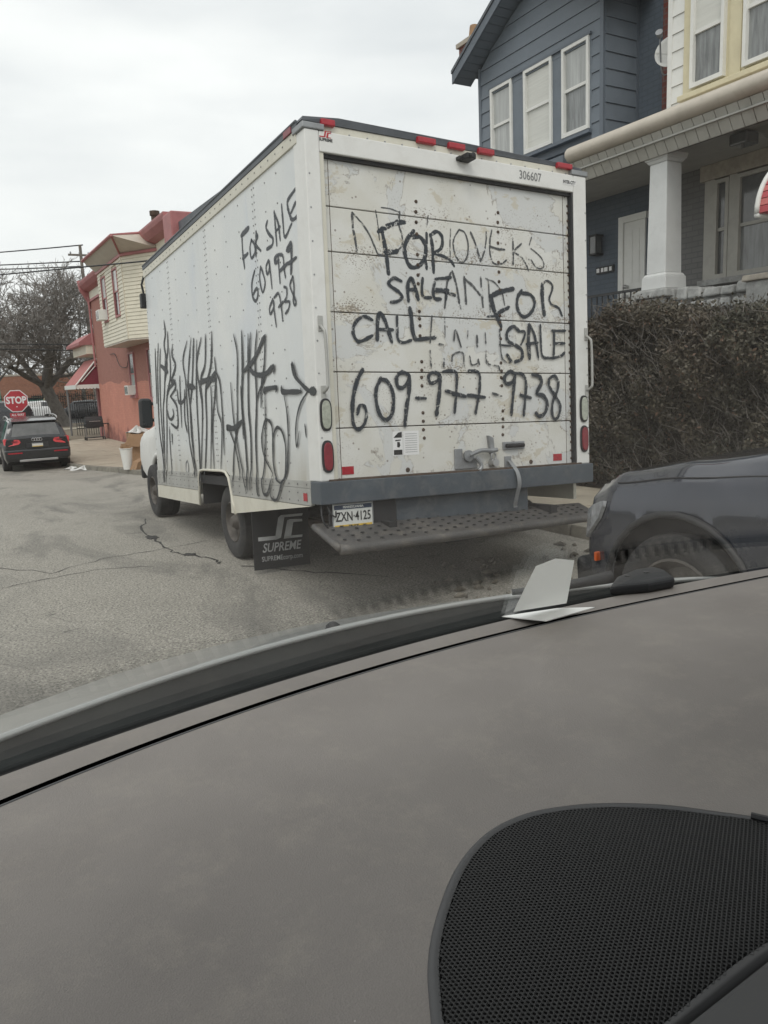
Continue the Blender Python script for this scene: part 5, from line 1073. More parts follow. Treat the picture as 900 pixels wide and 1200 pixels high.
# ---- hedge
hg = thing('hedge', 'dense untrimmed brownish hedge in front of the porches, right of the truck', 'hedge', (7.45, 6.8, -1.43))
HT_ = .90
HY0 = 4.35
def hedge_top(y):
    return interp([(4.35, .18), (4.7, .45), (5.2, .54), (6.2, .63), (7.1, .63), (7.6, .52), (8.2, .40), (9.6, .2)], y)[0] + .07 * math.sin(y * 3.1) + .04 * math.sin(y * 7.7)
rnd = random.Random(3); 
for part, m, cnt, sel in (('leaves', 'hleaf', 105000, 0), ('dry_leaves', 'hbrown', 20000, 1)):
    mb = MB()
    for i in range(cnt):
        y = rnd.uniform(HY0, 9.7)
        if sel and rnd.random() < .7: y = rnd.uniform(7.2, 9.7)
        if not sel and y > 8.0 and rnd.random() < .45: continue
        ht = hedge_top(y); dep = rnd.random() ** 1.4
        bulge = .10 * math.sin(y * 2.3) + .07 * math.sin(y * 5.1 + 1)
        if rnd.random() < .30: x = rnd.uniform(6.95, 7.9); z = ht - .18 * dep + .06 * rnd.gauss(0, 1)
        else:
            z = rnd.uniform(-1.42, ht); x = 6.92 + bulge * .8 + .13 * math.sin(z * 4 + y * 2) + .08 * math.sin(z * 9 - y * 7) + .06 * math.sin(y * 15 + z * 5) + .34 * dep + max(0, (z - ht + .35)) * .5 + .03 * rnd.gauss(0, 1)
        s = rnd.uniform(.013, .027); d1_ = Vector((rnd.uniform(-1, 1), rnd.uniform(-1, 1), rnd.uniform(-1, 1))).normalized(); d2_ = d1_.cross(Vector((rnd.uniform(-1, 1), rnd.uniform(-1, 1), rnd.uniform(-1, 1)))).normalized(); c = Vector((x, y, z))
        n0 = len(mb.v); mb.v += [tuple(c - d1_ * s), tuple(c + d2_ * s * .55), tuple(c + d1_ * s * 1.15), tuple(c - d2_ * s * .55)]; mb.f.append((n0, n0 + 1, n0 + 2, n0 + 3))
    mb.build(part, M[m], hg, kind='stuff')
mb = MB()
for i in range(3800):
    y = rnd.uniform(HY0, 9.7); ht = hedge_top(y); x = rnd.uniform(6.86, 7.5); z = rnd.uniform(-1.3, ht + .04); l = rnd.uniform(.10, .24)
    d_ = Vector((rnd.uniform(-.8, .3), rnd.uniform(-.6, .6), rnd.uniform(.1, 1.0))).normalized(); p = Vector((x, y, z)); q = p + d_ * l
    if q.z > ht + .16: q.z = ht + .16
    mb.tube([p, (p + q) / 2 + Vector((rnd.uniform(-.02, .02), rnd.uniform(-.02, .02), 0)), q], [.004, .003, .0015], 3, False)
mb.build('twigs', M['twig'], hg, kind='stuff')
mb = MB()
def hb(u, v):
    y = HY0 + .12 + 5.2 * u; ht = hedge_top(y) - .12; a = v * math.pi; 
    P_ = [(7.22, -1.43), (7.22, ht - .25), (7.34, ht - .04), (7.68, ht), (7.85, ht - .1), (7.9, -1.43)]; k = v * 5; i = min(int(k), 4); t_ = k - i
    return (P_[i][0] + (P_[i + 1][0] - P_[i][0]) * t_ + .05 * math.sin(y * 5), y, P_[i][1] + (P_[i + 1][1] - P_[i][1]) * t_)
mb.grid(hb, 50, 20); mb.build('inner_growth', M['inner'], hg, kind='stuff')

# ================================================================== THE RED CORNER BUILDING
RX = 6.8; BZ = -2.35
rb_ = thing('corner_building', 'faded red painted brick corner building with a cream sided upper bay', 'building', (9.5, 32, BZ))
YC = 39.95
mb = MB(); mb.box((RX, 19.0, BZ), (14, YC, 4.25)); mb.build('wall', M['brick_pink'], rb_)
# frieze and cornice along the street side
for (ya, yb) in ((23.8, 27.4), (33.4, YC + .0)):
    MB().box((RX - .06, ya, 4.251), (RX + .4, yb, 4.36)).build('cornice_bed', M['pinktrim'], rb_)
    MB().box((RX - .03, ya, 4.361), (RX + .4, yb, 4.72)).build('frieze', M['siding_cream'], rb_)
    mb = MB(); mb.prism([(RX - .05, ya, 4.721), (RX - .28, ya, 4.80), (RX - .42, ya, 4.98), (RX - .46, ya, 5.10), (RX - .46, ya, 5.16), (RX + .4, ya, 5.16), (RX + .4, ya, 4.721)], (0, yb - ya, 0)); fixn(mb.build('cornice', M['pinktrim'], rb_))
mb = MB(); mb.prism([(RX - .5, YC + .001, 5.25), (RX + .2, YC + .001, 5.25), (RX + .1, YC + .001, 4.2), (RX - .02, YC + .001, 3.9), (RX - .12, YC + .001, 4.3), (RX - .42, YC + .001, 4.8)], (0, .3, 0)); mb.build('cornice_bracket', M['pinktrim'], rb_, bevel=.03)
for y in (23.75,): 
    mb = MB(); mb.box((RX - .5, y - .9, 4.2), (RX + .3, y, 5.0)); mb.build('cornice_bracket', M['pinktrim'], rb_, bevel=.04)
MB().box((RX - .3, 19, 4.15), (RX + .5, 22.8, 4.68)).build('neighbour_cornice', M['roofedge'], rb_)
MB().box((RX + .41, 19.0, 4.26), (14, YC, 4.9)).build('roof', M['roofedge'], rb_)
MB().lathe([(0, .13), (.75, .13), (.76, .17), (.9, .17), (.9, .0001)], (RX + .2, 27.3, 5.0), 'z', 12).build('vent_pipe', M['rust'], rb_)
# upper bay: lapped cream boards on two faces
bay0, bay1, bxf = 28.0, 32.55, 5.9; bz0, bz1 = 1.77, 4.50
by = MB(); by.prism([(bxf + .03, bay0 + .05, bz0 + .02), (bxf + .03, bay1 - .05, bz0 + .02), (RX, bay1 + .25, bz0 + .02), (RX, 26.7 + .06, bz0 + .02)], (0, 0, bz1 - bz0 + .3)); byo = by.build('bay', M['siding_cream'], rb_)
mb = MB(); mb.prism([(bxf, bay0, bz0 - .06), (bxf, bay1, bz0 - .06), (RX, bay1 + .3, bz0 - .06), (RX, 26.6, bz0 - .06)], (0, 0, .075)); mb.build('bay_soffit', M['capcream'], rb_)
W1 = [(31.05, 31.95), (28.85, 29.72)]; bwz0, bwz1 = 2.62, 4.30; Eb = .125; z = bz0
def bboard(a, b, z, X=bxf):
    mb = MB(); zt = z + Eb - .004; mb.add([(X - .022, a, z), (X - .022, b, z), (X - .002, b, zt), (X - .002, a, zt), (X + .03, a, z), (X + .03, b, z), (X + .03, b, zt), (X + .03, a, zt)], [(0, 1, 2, 3), (0, 4, 5, 1), (3, 2, 6, 7), (0, 3, 7, 4), (1, 5, 6, 2), (4, 7, 6, 5)]); fixn(mb.build('siding_board', M['siding_cream'], rb_))
while z < bz1 - .05:
    if z + Eb > bwz0 and z < bwz1:
        bboard(bay0, W1[1][0], z); bboard(W1[1][1], W1[0][0], z); bboard(W1[0][1], bay1, z)
    else: bboard(bay0, bay1, z)
    # raked near face of the bay, from (bxf, bay0) back to the wall at (RX, 26.6)
    zt = z + Eb - .004; d_ = Vector((RX - bxf, 26.6 - bay0, 0)).normalized(); nn = Vector((d_.y, -d_.x, 0)); nn = nn if nn.y < 0 else -nn
    P0, P1 = Vector((bxf, bay0, 0)), Vector((RX, 26.6, 0))
    mb = MB(); lo = [p + nn * .022 for p in (P0, P1)]; hi = [p + nn * .002 for p in (P0, P1)]; bk = [p - nn * .03 for p in (P0, P1)]
    mb.add([(lo[0].x, lo[0].y, z), (lo[1].x, lo[1].y, z), (hi[1].x, hi[1].y, zt), (hi[0].x, hi[0].y, zt), (bk[0].x, bk[0].y, z), (bk[1].x, bk[1].y, z), (bk[1].x, bk[1].y, zt), (bk[0].x, bk[0].y, zt)], [(0, 1, 2, 3), (0, 4, 5, 1), (3, 2, 6, 7), (0, 3, 7, 4), (1, 5, 6, 2), (4, 7, 6, 5)]); fixn(mb.build('siding_board', M['siding_cream'], rb_))
    z += Eb
MB().box((bxf - .03, bay0 - .03, bz0), (bxf + .05, bay0 + .04, bz1)).build('corner_board', M['siding_cream'], rb_)
for a, b in W1: 
    o = rect_window(rb_, bxf + .02, a, b, bwz0, bwz1, 'pinktrim', 'paned', 'glass_dark', .06, mid=3.5, dep=.05)
mb = MB(); mb.prism([(bxf - .06, bay0 - .1, bz1 + .001), (bxf - .06, bay1 + .1, bz1 + .001), (RX, bay1 + .4, bz1 + .001), (RX, 26.5, bz1 + .001)], (0, 0, .09)); mb.build('bay_cornice', M['pinktrim'], rb_)
# flared panelled roof of the bay
A1, A2, A3, A4 = Vector((bxf - .04, bay0 - .08, 4.6)), Vector((bxf - .04, bay1 + .08, 4.6)), Vector((RX, bay1 + .3, 4.6)), Vector((RX, 26.55, 4.6))
U1, U2, U3, U4 = Vector((bxf - .47, 26.9, 4.98)), Vector((bxf - .47, bay1 + .2, 5.04)), Vector((RX, bay1 + 1.5, 5.1)), Vector((RX - .2, 27.0, 5.14))
mb = MB(); mb.hexa([A1, A4, A3, A2, U1, U4, U3, U2]); fixn(mb.build('bay_roof_flare', M['capcream'], rb_))
mb = MB(); mb.tube([U4, U1, U2, U3], .055, 6); mb.tube([A1 + Vector((-.03, -.03, 0)), U1 + Vector((-.01, -.01, 0))], .035, 6); mb.build('bay_roof_trim', M['pinktrim'], rb_)
for k in range(1, 8):
    t_ = k / 8; a, b = A1.lerp(A4, t_), U1.lerp(U4, t_); mb = MB(); mb.tube([a + Vector((0, -.01, 0)), b + Vector((0, -.01, 0))], .012, 4); mb.build('batten', M['siding_cream'], rb_)
# lower windows
def lowwin(a, b, c, d):
    rect_window(rb_, RX - .01, a, b, c, d, 'pinktrim', 'panel', 'paned', .07, dep=.05); MB().box((RX - .10, a - .06, c - .10), (RX + .01, b + .06, c - .001)).build('window_sill', M['pinktrim'], rb_)
lowwin(31.55, 32.55, -.20, 1.50); lowwin(28.3, 29.3, -.35, 1.50)
mb = MB(); mb.tube(smoothpath([(RX - .03, 36.2, 1.62), (RX - .06, 35.0, 1.55), (RX - .06, 34.2, 1.05), (RX - .04, 33.0, .95), (RX - .04, 32.6, 1.2)], 6), .014, 5); mb.build('loose_cable', M['black'], rb_)
# annex with awning beyond the corner
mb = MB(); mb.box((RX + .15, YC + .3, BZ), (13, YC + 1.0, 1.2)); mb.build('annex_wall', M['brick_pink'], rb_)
MB().box((RX + .10, 41.2, BZ), (RX + .45, 41.6, .4)).build('porch_pillar', M['pinktrim'], rb_)
mb = MB(); mb.prism([(6.15, 40.4, 2.28), (6.15, 40.4, 2.42), (6.75, 40.4, 2.85), (7.4, 40.4, 2.85), (7.4, 40.4, 2.28)], (0, 4.4, 0)); mb.build('annex_cornice', M['pinktrim'], rb_)
MB().box((6.45, 40.45, 1.85), (7.4, 44.7, 2.279)).build('annex_frieze', M['siding_cream'], rb_)
aw = thing('awning', 'faded red sloped canvas awning with a scalloped white edge on the corner building', 'awning', (6.3, 42, .3))
a0, a1 = Vector((5.78, 40.3, .36)), Vector((5.78, 44.2, .36)); b0, b1 = Vector((6.88, 40.3, 1.62)), Vector((6.88, 44.2, 1.62))
mb = MB(); mb.prism([a0, b0, Vector((6.88, 40.3, .36))], (0, .02, 0)); mb.build('end_panel', M['maroon'], aw)
mb = MB(); mb.hexa([a0, a1, a1 + Vector((.05, 0, 0)), a0 + Vector((.05, 0, 0)), b0, b1, b1 + Vector((.05, 0, -.03)), b0 + Vector((.05, 0, -.03))]); fixn(mb.build('canopy', M['pinkcanvas'], aw))
mb = MB(); mb.tube([a0 + Vector((0, -.03, 0)), b0 + Vector((0, -.03, 0))], .04, 6); mb.build('edge_trim', M['siding_white'], aw)
mb = MB(); mb.tube([a0 + Vector((.28, -.03, .16)), b0 + Vector((-.0, -.03, -.24))], .025, 6); mb.build('edge_trim', M['siding_white'], aw)
mb = MB()
n = 20
for i in range(n):
    ya = 40.3 + 3.9 * i / n; mb.prism([(5.765, ya, .38), (5.765, ya + .195, .38), (5.765, ya + .195, .22), (5.765, ya + .15, .17), (5.765, ya + .05, .17), (5.765, ya, .22)], (.012, 0, 0))
for i in range(7):
    xa = 5.79 + i * .157; mb.prism([(xa, 40.285, .38), (xa + .157, 40.285, .38), (xa + .157, 40.285, .22), (xa + .12, 40.285, .17), (xa + .04, 40.285, .17), (xa, 40.285, .22)], (0, .012, 0))
mb.build('valance', M['siding_white'], aw)
mb = MB(); mb.tube([(5.86, 44.1, .36), (5.86, 44.1, BZ)], .05, 8); mb.tube([(5.95, 40.45, .36), (5.95, 40.45, .3)], .03, 6); mb.build('post', M['signpost'], aw)
fr = thing('iron_railing', 'dark iron railing panel under the red awning of the corner building', 'railing', (6.6, 43.8, BZ))
mb = MB(); mb.box((6.1, 43.9, -.55), (7.6, 43.94, -.50)); mb.box((6.1, 43.9, -1.9), (7.6, 43.94, -1.86)); mb.build('rail', M['black'], fr)
for i in range(13): MB().box((6.12 + i * .12, 43.905, BZ), (6.145 + i * .12, 43.93, -.5)).build('bar', M['black'], fr)
# air conditioners sitting in the windows
def ac(y, z, X, lab):
    a_ = thing('air_conditioner', lab, 'air conditioner', (X - .2, y, z), 'window air conditioners')
    MB().box((X - .34, y - .31, z), (X + .02, y + .31, z + .38)).build('casing', M['siding_white'], a_, bevel=.015)
    for s in (0, 1): 
        g = MB().box((X - .346, y - .27 + s * .29, z + .05), (X - .3405, y - .02 + s * .29, z + .33)).build('grille', M['panel'], a_)
    for i in range(6): MB().box((X - .350, y - .27, z + .07 + i * .045), (X - .3465, y + .27, z + .08 + i * .045)).build('louvre', M['siding_white'], a_)
ac(31.5, 2.68, bxf, 'white window air conditioner in the left upper bay window of the corner building')
ac(32.05, -.18, RX, 'white window air conditioner low in the red painted brick wall')
# downpipe / corner gutter
mb = MB(); mb.tube([(RX - .08, YC - .05, 4.5), (RX - .08, YC - .05, 1.2)], .05, 8); mb.build('downpipe', M['pinktrim'], rb_)
# barbecue grill by the corner
gp = Vector((6.15, 38.6, BZ))
bq = thing('barbecue_grill', 'black hooded barbecue cart standing against the corner of the red building', 'grill', tuple(gp))
mb = MB(); mb.grid(lambda u, v: (gp.x - .38 + .76 * u, gp.y + .28 * math.cos(v * math.pi) , BZ + .92 + .30 * math.sin(v * math.pi)), 8, 12); o = mb.build('hood', M['black'], bq, smooth=True)
mb = MB(); mb.prism([(gp.x - .38, gp.y + .28 * math.cos(v * math.pi / 10), BZ + .92 + .30 * math.sin(v * math.pi / 10)) for v in range(11)], (.76, 0, 0)); mb.build('hood_ends', M['black'], bq)
MB().box((gp.x - .40, gp.y - .30, BZ + .72), (gp.x + .40, gp.y + .30, BZ + .915)).build('firebox', M['black'], bq, bevel=.02)
MB().box((gp.x - .72, gp.y - .26, BZ + .84), (gp.x - .41, gp.y + .26, BZ + .87)).build('side_shelf', M['black'], bq); MB().box((gp.x + .41, gp.y - .26, BZ + .84), (gp.x + .68, gp.y + .26, BZ + .87)).build('side_shelf', M['black'], bq)
for sx in (-.42, .38):
    for sy in (-.25, .22): MB().box((gp.x + sx, gp.y + sy, BZ + .12), (gp.x + sx + .035, gp.y + sy + .035, BZ + .72)).build('leg', M['signpost'], bq)
MB().box((gp.x - .42, gp.y - .25, BZ + .22), (gp.x + .42, gp.y + .25, BZ + .25)).build('bottom_shelf', M['black'], bq)
for sx in (-.42, .40):
    for sy in (-.24, .24): MB().lathe([(-.02, .07), (.02, .07), (.02, .0001)], (gp.x + sx, gp.y + sy, BZ + .19), 'x', 14).build('wheel', M['rubber'], bq)
MB().tube([(gp.x - .25, gp.y - .33, BZ + 1.0), (gp.x + .25, gp.y - .33, BZ + 1.0)], .014, 6).build('hood_handle', M['steel'], bq)

# ================================================================== STOP SIGN
SP = at(19, 470, 'y', 28.3)
ss_ = thing('stop_sign', 'red octagonal STOP sign on a grey post behind the black SUV', 'sign', (SP.x, SP.y, BZ))
def octo(r): return [(SP.x + r * math.cos(R(22.5 + 45 * k)), SP.y, SP.z + r * math.sin(R(22.5 + 45 * k))) for k in range(8)]
def shift(pts, d): return [(x, y + d, z) for x, y, z in pts]
# the face is turned a little towards the street
MB().prism(octo(.385), (0, .004, 0)).build('sign_border', M['signwhite'], ss_)
f_ = MB().prism(shift(octo(.357), -.004), (0, .003, 0)).build('sign_face', M['stop'], ss_)
mb = MB(); mb.text('STOP', .31, Matrix(((1, 0, 0, SP.x), (0, 0, 1, SP.y - .006), (0, 1, 0, SP.z + .02), (0, 0, 0, 1))), .82, .012); mb.build('sign_lettering', M['signwhite'], f_)
MB().box((SP.x - .02, SP.y - .012, SP.z - .20), (SP.x + .02, SP.y - .0055, SP.z - .17)).build('bolt', M['signwhite'], f_)
pq = MB().box((SP.x - .235, SP.y - .006, SP.z - .53), (SP.x + .235, SP.y, SP.z - .385)).build('lower_plate', M['stop'], ss_)
mb = MB(); mb.text('ALL WAY', .10, Matrix(((1, 0, 0, SP.x), (0, 0, 1, SP.y - .008), (0, 1, 0, SP.z - .455), (0, 0, 0, 1))), .9, .003); mb.build('plate_lettering', M['signwhite'], pq)
MB().box((SP.x - .03, SP.y + .006, BZ), (SP.x + .03, SP.y + .04, SP.z + .3)).build('post', M['signpost'], ss_)

# ================================================================== ACROSS THE CROSS STREET
fn_ = thing('iron_fence', 'long dark iron picket fence in front of the car park across the street', 'fence', (9, 56.5, -2.23))
FY = 61.5
for z in (-1.95, -.25): MB().box((-14, FY, z), (26, FY + .04, z + .05)).build('rail', M['black'], fn_)
pk_ = None; n = 0; x = -3.0
while x < 22:
    if pk_ is None:
        mb = MB(); mb.box((x, FY - .012, -2.22), (x + .035, FY + .02, .02)); pk_ = mb.build('picket', M['black'], fn_)
    else:
        c = pk_.copy(); COL.objects.link(c); c.location.x = x + 3.0
    x += .15
mb = MB(); x = -14
while x < -3: mb.box((x, FY - .012, -2.22), (x + .035, FY + .02, .02)); x += .15
x = 22
while x < 26: mb.box((x, FY - .012, -2.22), (x + .035, FY + .02, .02)); x += .15
mb.build('pickets', M['black'], fn_, kind='stuff')
# long low brick wall and roofs behind
bw = thing('brick_wall', 'long orange red brick garden wall beyond the car park', 'wall', (2, 93, -2.3))
MB().box((-30, 93, -2.3), (60, 93.4, 2.05)).build('wall', M['brick_orange'], bw); MB().box((-30, 92.95, 2.051), (60, 93.45, 2.25)).build('coping', M['stone_pale'], bw)
gb = thing('green_building', 'pale green building standing at the left edge of the view', 'building', (-3, 66, -2.3))
gq = at(3, 480, 'y', 66); MB().box((-12, 66, -2.3), (gq.x, 80, at(3, 440, 'y', 66).z)).build('wall', M['green'], gb); MB().box((-12.2, 65.8, at(3, 440, 'y', 66).z), (gq.x + .2, 80.2, at(3, 440, 'y', 66).z + .3)).build('roof', M['roofedge'], gb)
for i in range(3): MB().box((gq.x - 3 - i * 3, 65.95, -.8), (gq.x - 1.6 - i * 3, 65.995, .9)).build('window', M['glass_dark'], gb)
# cars in the car park behind the fence
def simple_car(x, y, rz, m, label, kindd, h=1.5, L_=4.6):
    o = thing(kindd, label, 'car', (x, y, -2.26)); FR[0] = Matrix.Translation((x, y, -2.26)) @ Matrix.Rotation(rz, 4, 'Z')
    k = h / 1.5
    st = [(0.0, .80, .40, .80 * k, .86 * k, .74), (.1, .90, .28, .92 * k, 1.0 * k, .76), (.5, .92, .26, .95 * k, 1.40 * k, .66), (1.2, .93, .25, .95 * k, 1.5 * k, .64), (2.6, .93, .25, .93 * k, 1.46 * k, .64), (3.2, .93, .25, .92 * k, .98 * k, .80), (L_ - .3, .90, .27, .80 * k, .86 * k, .74), (L_, .78, .36, .62 * k, .68 * k, .66)]
    mb = MB(); ring = car_shell(mb, st, 46, arches=((.85, .33, .38), (L_ - .9, .33, .38))); fixn(mb.build('body', M[m], o, smooth=35))
    MB().box((-.8, .4, .22), (.8, L_ - .4, .7)).build('underbody', M['under'], o)
    for s in (-1, 1):
        mb = MB(); glass_patch(mb, ring, .65, 3.0, 12.2, 14.2, 0, s); fixn(mb.build('side_window', M['glass_dark'], o))
        for yy in (.85, L_ - .9): wheel(o, s * .90, yy, .33, .33, .2, s, .62)
        MB().box((s * .5, L_ - .06, .55), (s * .78, L_ + .01, .68)).build('headlight', M['clear_lens'], o)
        MB().box((s * .5, -.02, .72), (s * .80, .06, .86)).build('tail_lamp', M['red_lens'], o)
    mb = MB(); mb.hexa([(-.62, .12, 1.0 * k), (.62, .12, 1.0 * k), (.62, .2, 1.0 * k), (-.62, .2, 1.0 * k), (-.56, .40, 1.36 * k), (.56, .40, 1.36 * k), (.56, .5, 1.36 * k), (-.56, .5, 1.36 * k)]); mb.build('rear_window', M['glass_dark'], o)
    FR[0] = Matrix.Identity(4); return o
c1 = at(48, 492, 'y', 68); simple_car(c1.x + 1.5, 68, R(78), 'carwhite', 'white car parked behind the fence, between the stop sign and the tree trunk', 'parked_car', 1.75)
c2 = at(98, 492, 'y', 66); simple_car(c2.x + 2.0, 66, R(60), 'audi', 'dark car parked behind the fence, right of the tree trunk', 'parked_car', 1.65)
c3 = at(20, 490, 'y', 50); 
vn = thing('parked_van', 'black van parked across the junction behind the stop sign', 'van', (c3.x - 1.8, 47, -2.346)); FR[0] = Matrix.Translation((c3.x + .55, 46.6, -2.346)) @ Matrix.Rotation(R(90), 4, 'Z')
st = [(0.0, .90, .40, 1.1, 1.25, .80), (.15, .97, .32, 1.2, 1.80, .80), (.5, .98, .3, 1.25, 2.05, .78), (3.4, .98, .3, 1.2, 2.02, .78), (4.2, .98, .3, 1.1, 1.2, .84), (4.9, .93, .32, .9, 1.0, .8), (5.1, .8, .4, .7, .8, .7)]
mb = MB(); ring = car_shell(mb, st, 46, arches=((.95, .36, .42), (4.1, .36, .42))); fixn(mb.build('body', M['audi'], vn, smooth=35)); MB().box((-.8, .4, .22), (.8, 4.7, .7)).build('underbody', M['under'], vn)
for s in (-1, 1):
    mb = MB(); glass_patch(mb, ring, .65, 3.6, 12.2, 14.2, 0, s); fixn(mb.build('side_window', M['glass_dark'], vn))
    for yy in (.95, 4.1): wheel(vn, s * .95, yy, .36, .36, .2, s, .62)
FR[0] = Matrix.Identity(4)
# green and yellow bins behind the fence
for (px, m_, lab, hh) in ((38, 'green', 'green waste container behind the fence, right of the stop sign', 1.7), (56, 'yellow', 'yellow container behind the white car', 1.9)):
    q = at(px, 490, 'y', 76); b_ = thing('waste_container', lab, 'container', (q.x, 76, -2.26))
    mb = MB(); mb.hexa([(q.x - .85, 75.4, -2.1), (q.x + .85, 75.4, -2.1), (q.x + .85, 76.6, -2.1), (q.x - .85, 76.6, -2.1), (q.x - 1, 75.2, -2.1 + hh), (q.x + 1, 75.2, -2.1 + hh), (q.x + 1, 76.8, -2.1 + hh), (q.x - 1, 76.8, -2.1 + hh)]); mb.build('body', M[m_], b_, bevel=.03)
    MB().box((q.x - 1.03, 75.15, -2.1 + hh), (q.x + 1.03, 76.85, -2.0 + hh)).build('lid', M['black'], b_)
    for s in (-.7, .7): MB().lathe([(-.04, .09), (.04, .09), (.04, .0001)], (q.x + s, 75.5, -2.17), 'x', 10).build('wheel', M['rubber'], b_)

# ---- bare trees
def bare_tree(name, label, base, H, r0, seed, twigs=True, depth=6, spread=.62, group=None, lean=(0, 0), first=.28):
    rnd = random.Random(seed); root = thing(name, label, 'tree', base, group)
    limbs, fine = MB(), MB(); cnt = [0]
    def grow(p, d, l, r, lev):
        cnt[0] += 1
        n = 4 if lev < 3 else 3; pts = [p]; rr = [r]; q = p.copy(); dd = d.copy()
        for i in range(n):
            dd = (dd + Vector((rnd.gauss(0, .13), rnd.gauss(0, .13), rnd.gauss(.03, .09)))).normalized(); q = q + dd * (l / n); pts.append(q.copy()); rr.append(r * (1 - .36 * (i + 1) / n))
        (limbs if lev < 3 else fine).tube(pts, rr, 7 if lev < 2 else (5 if lev < 4 else 3), False)
        if lev >= depth: return
        nb = 3 if lev < 2 else (rnd.choice((3, 3, 4)) if lev < 5 else rnd.choice((2, 3)))
        for k in range(nb):
            t_ = 1.0 if k == 0 else rnd.uniform(.35, .95); i = min(int(t_ * n), n - 1); s = pts[i].lerp(pts[i + 1], t_ * n - i) if t_ < 1 else pts[-1]
            ax = dd.cross(Vector((rnd.gauss(0, 1), rnd.gauss(0, 1), rnd.gauss(0, 1)))).normalized(); an = (rnd.uniform(.15, .4) if k == 0 else rnd.uniform(.45, 1.0)) * (spread / .62)
            nd = (Matrix.Rotation(an, 3, ax) @ dd); nd.z += .10 if lev < 4 else .02
            if nd.z < -.1: nd.z *= -.3
            grow(s, nd.normalized(), l * rnd.uniform(.62, .82), max(.016, rr[i] * (.76 if k == 0 else .56)), lev + 1)
    b = Vector(base); th_ = H * first
    tr_ = MB(); top = b + Vector((lean[0], lean[1], th_)); tr_.tube([b - Vector((0, 0, .2)), b + Vector((0, 0, .25)), b.lerp(top, .5) + Vector((.05, 0, 0)), top], [r0 * 1.6, r0 * 1.15, r0 * .95, r0 * .9], 12, False)
    tr_.build('trunk', M['bark'], root, smooth=True)
    nl = 5
    for k in range(nl):
        a = 2 * math.pi * k / nl + rnd.uniform(-.3, .3); up_ = rnd.uniform(.55, 1.3); d_ = Vector((math.cos(a), math.sin(a) * .9, up_)).normalized()
        grow(top - Vector((0, 0, rnd.uniform(0, .5))), d_, H * .235 * rnd.uniform(.9, 1.15), r0 * .52, 1)
    grow(top, Vector((.05, 0, 1)), H * .22, r0 * .6, 1)
    limbs.build('limbs', M['bark'], root, smooth=True); fine.build('branches', M['twig'], root, kind='stuff'); return root
tb = at(75, 500, 'z', -2.25)
bare_tree('bare_tree', 'large spreading leafless tree across the street, left of the red building', (tb.x, tb.y, -2.24), 12.8, .42, 11, depth=8, spread=.82, lean=(-.9, 0), first=.22)
for i, (px, Y, h, sd_, lab) in enumerate(((-5, 84, 12, 5, 'leafless tree behind the green building at the left edge'), (35, 100, 12, 6, 'leafless tree beyond the brick wall, above the stop sign'), (100, 90, 11, 8, 'leafless tree beyond the fence, between the big trunk and the awning'))):
    q = at(px, 480, 'y', Y); bare_tree('bare_tree', lab, (q.x, Y, -2.3), h, .22, sd_, depth=5, group=None)
# brushy growth behind the wall: one mass
mb = MB(); rnd = random.Random(21)
for i in range(9000):
    x = rnd.uniform(-26, 40); y = rnd.uniform(96, 108); ht = 4.2 + 1.6 * math.sin(x * .33) + math.sin(x * 1.1); z = -2.3 + rnd.random() ** .6 * (ht + 2.3); l = rnd.uniform(.5, 1.4)
    d_ = Vector((rnd.gauss(0, .6), rnd.gauss(0, .3), rnd.uniform(.2, 1))).normalized() * l; p = Vector((x, y, z)); mb.tube([p, p + d_], [.03, .012], 3, False)
tag(mb.build('brushwood', M['twig'], kind='stuff'), 'tangled leafless brushwood behind the far brick wall', 'brushwood')
# shrubs behind the fence right of the tree
mb = MB(); rnd = random.Random(22); q = at(104, 480, 'y', 66)
for i in range(5000):
    a = rnd.uniform(0, 6.28); b = rnd.gauss(0, 1); c = Vector((q.x + 2.6 * rnd.gauss(0, .5), 72 + rnd.gauss(0, .8), -2.2 + abs(rnd.gauss(0, 1)) * 1.7)); s = .07
    d1_ = Vector((rnd.uniform(-1, 1), rnd.uniform(-1, 1), rnd.uniform(-1, 1))).normalized() * s; d2_ = d1_.cross(Vector((0, .3, 1))).normalized() * s * .6
    n0 = len(mb.v); mb.v += [tuple(c - d1_), tuple(c + d2_), tuple(c + d1_), tuple(c - d2_)]; mb.f.append((n0, n0 + 1, n0 + 2, n0 + 3))
tag(mb.build('shrub', M['hleaf'], kind=None), 'dark evergreen shrub behind the fence by the awning post', 'shrub')
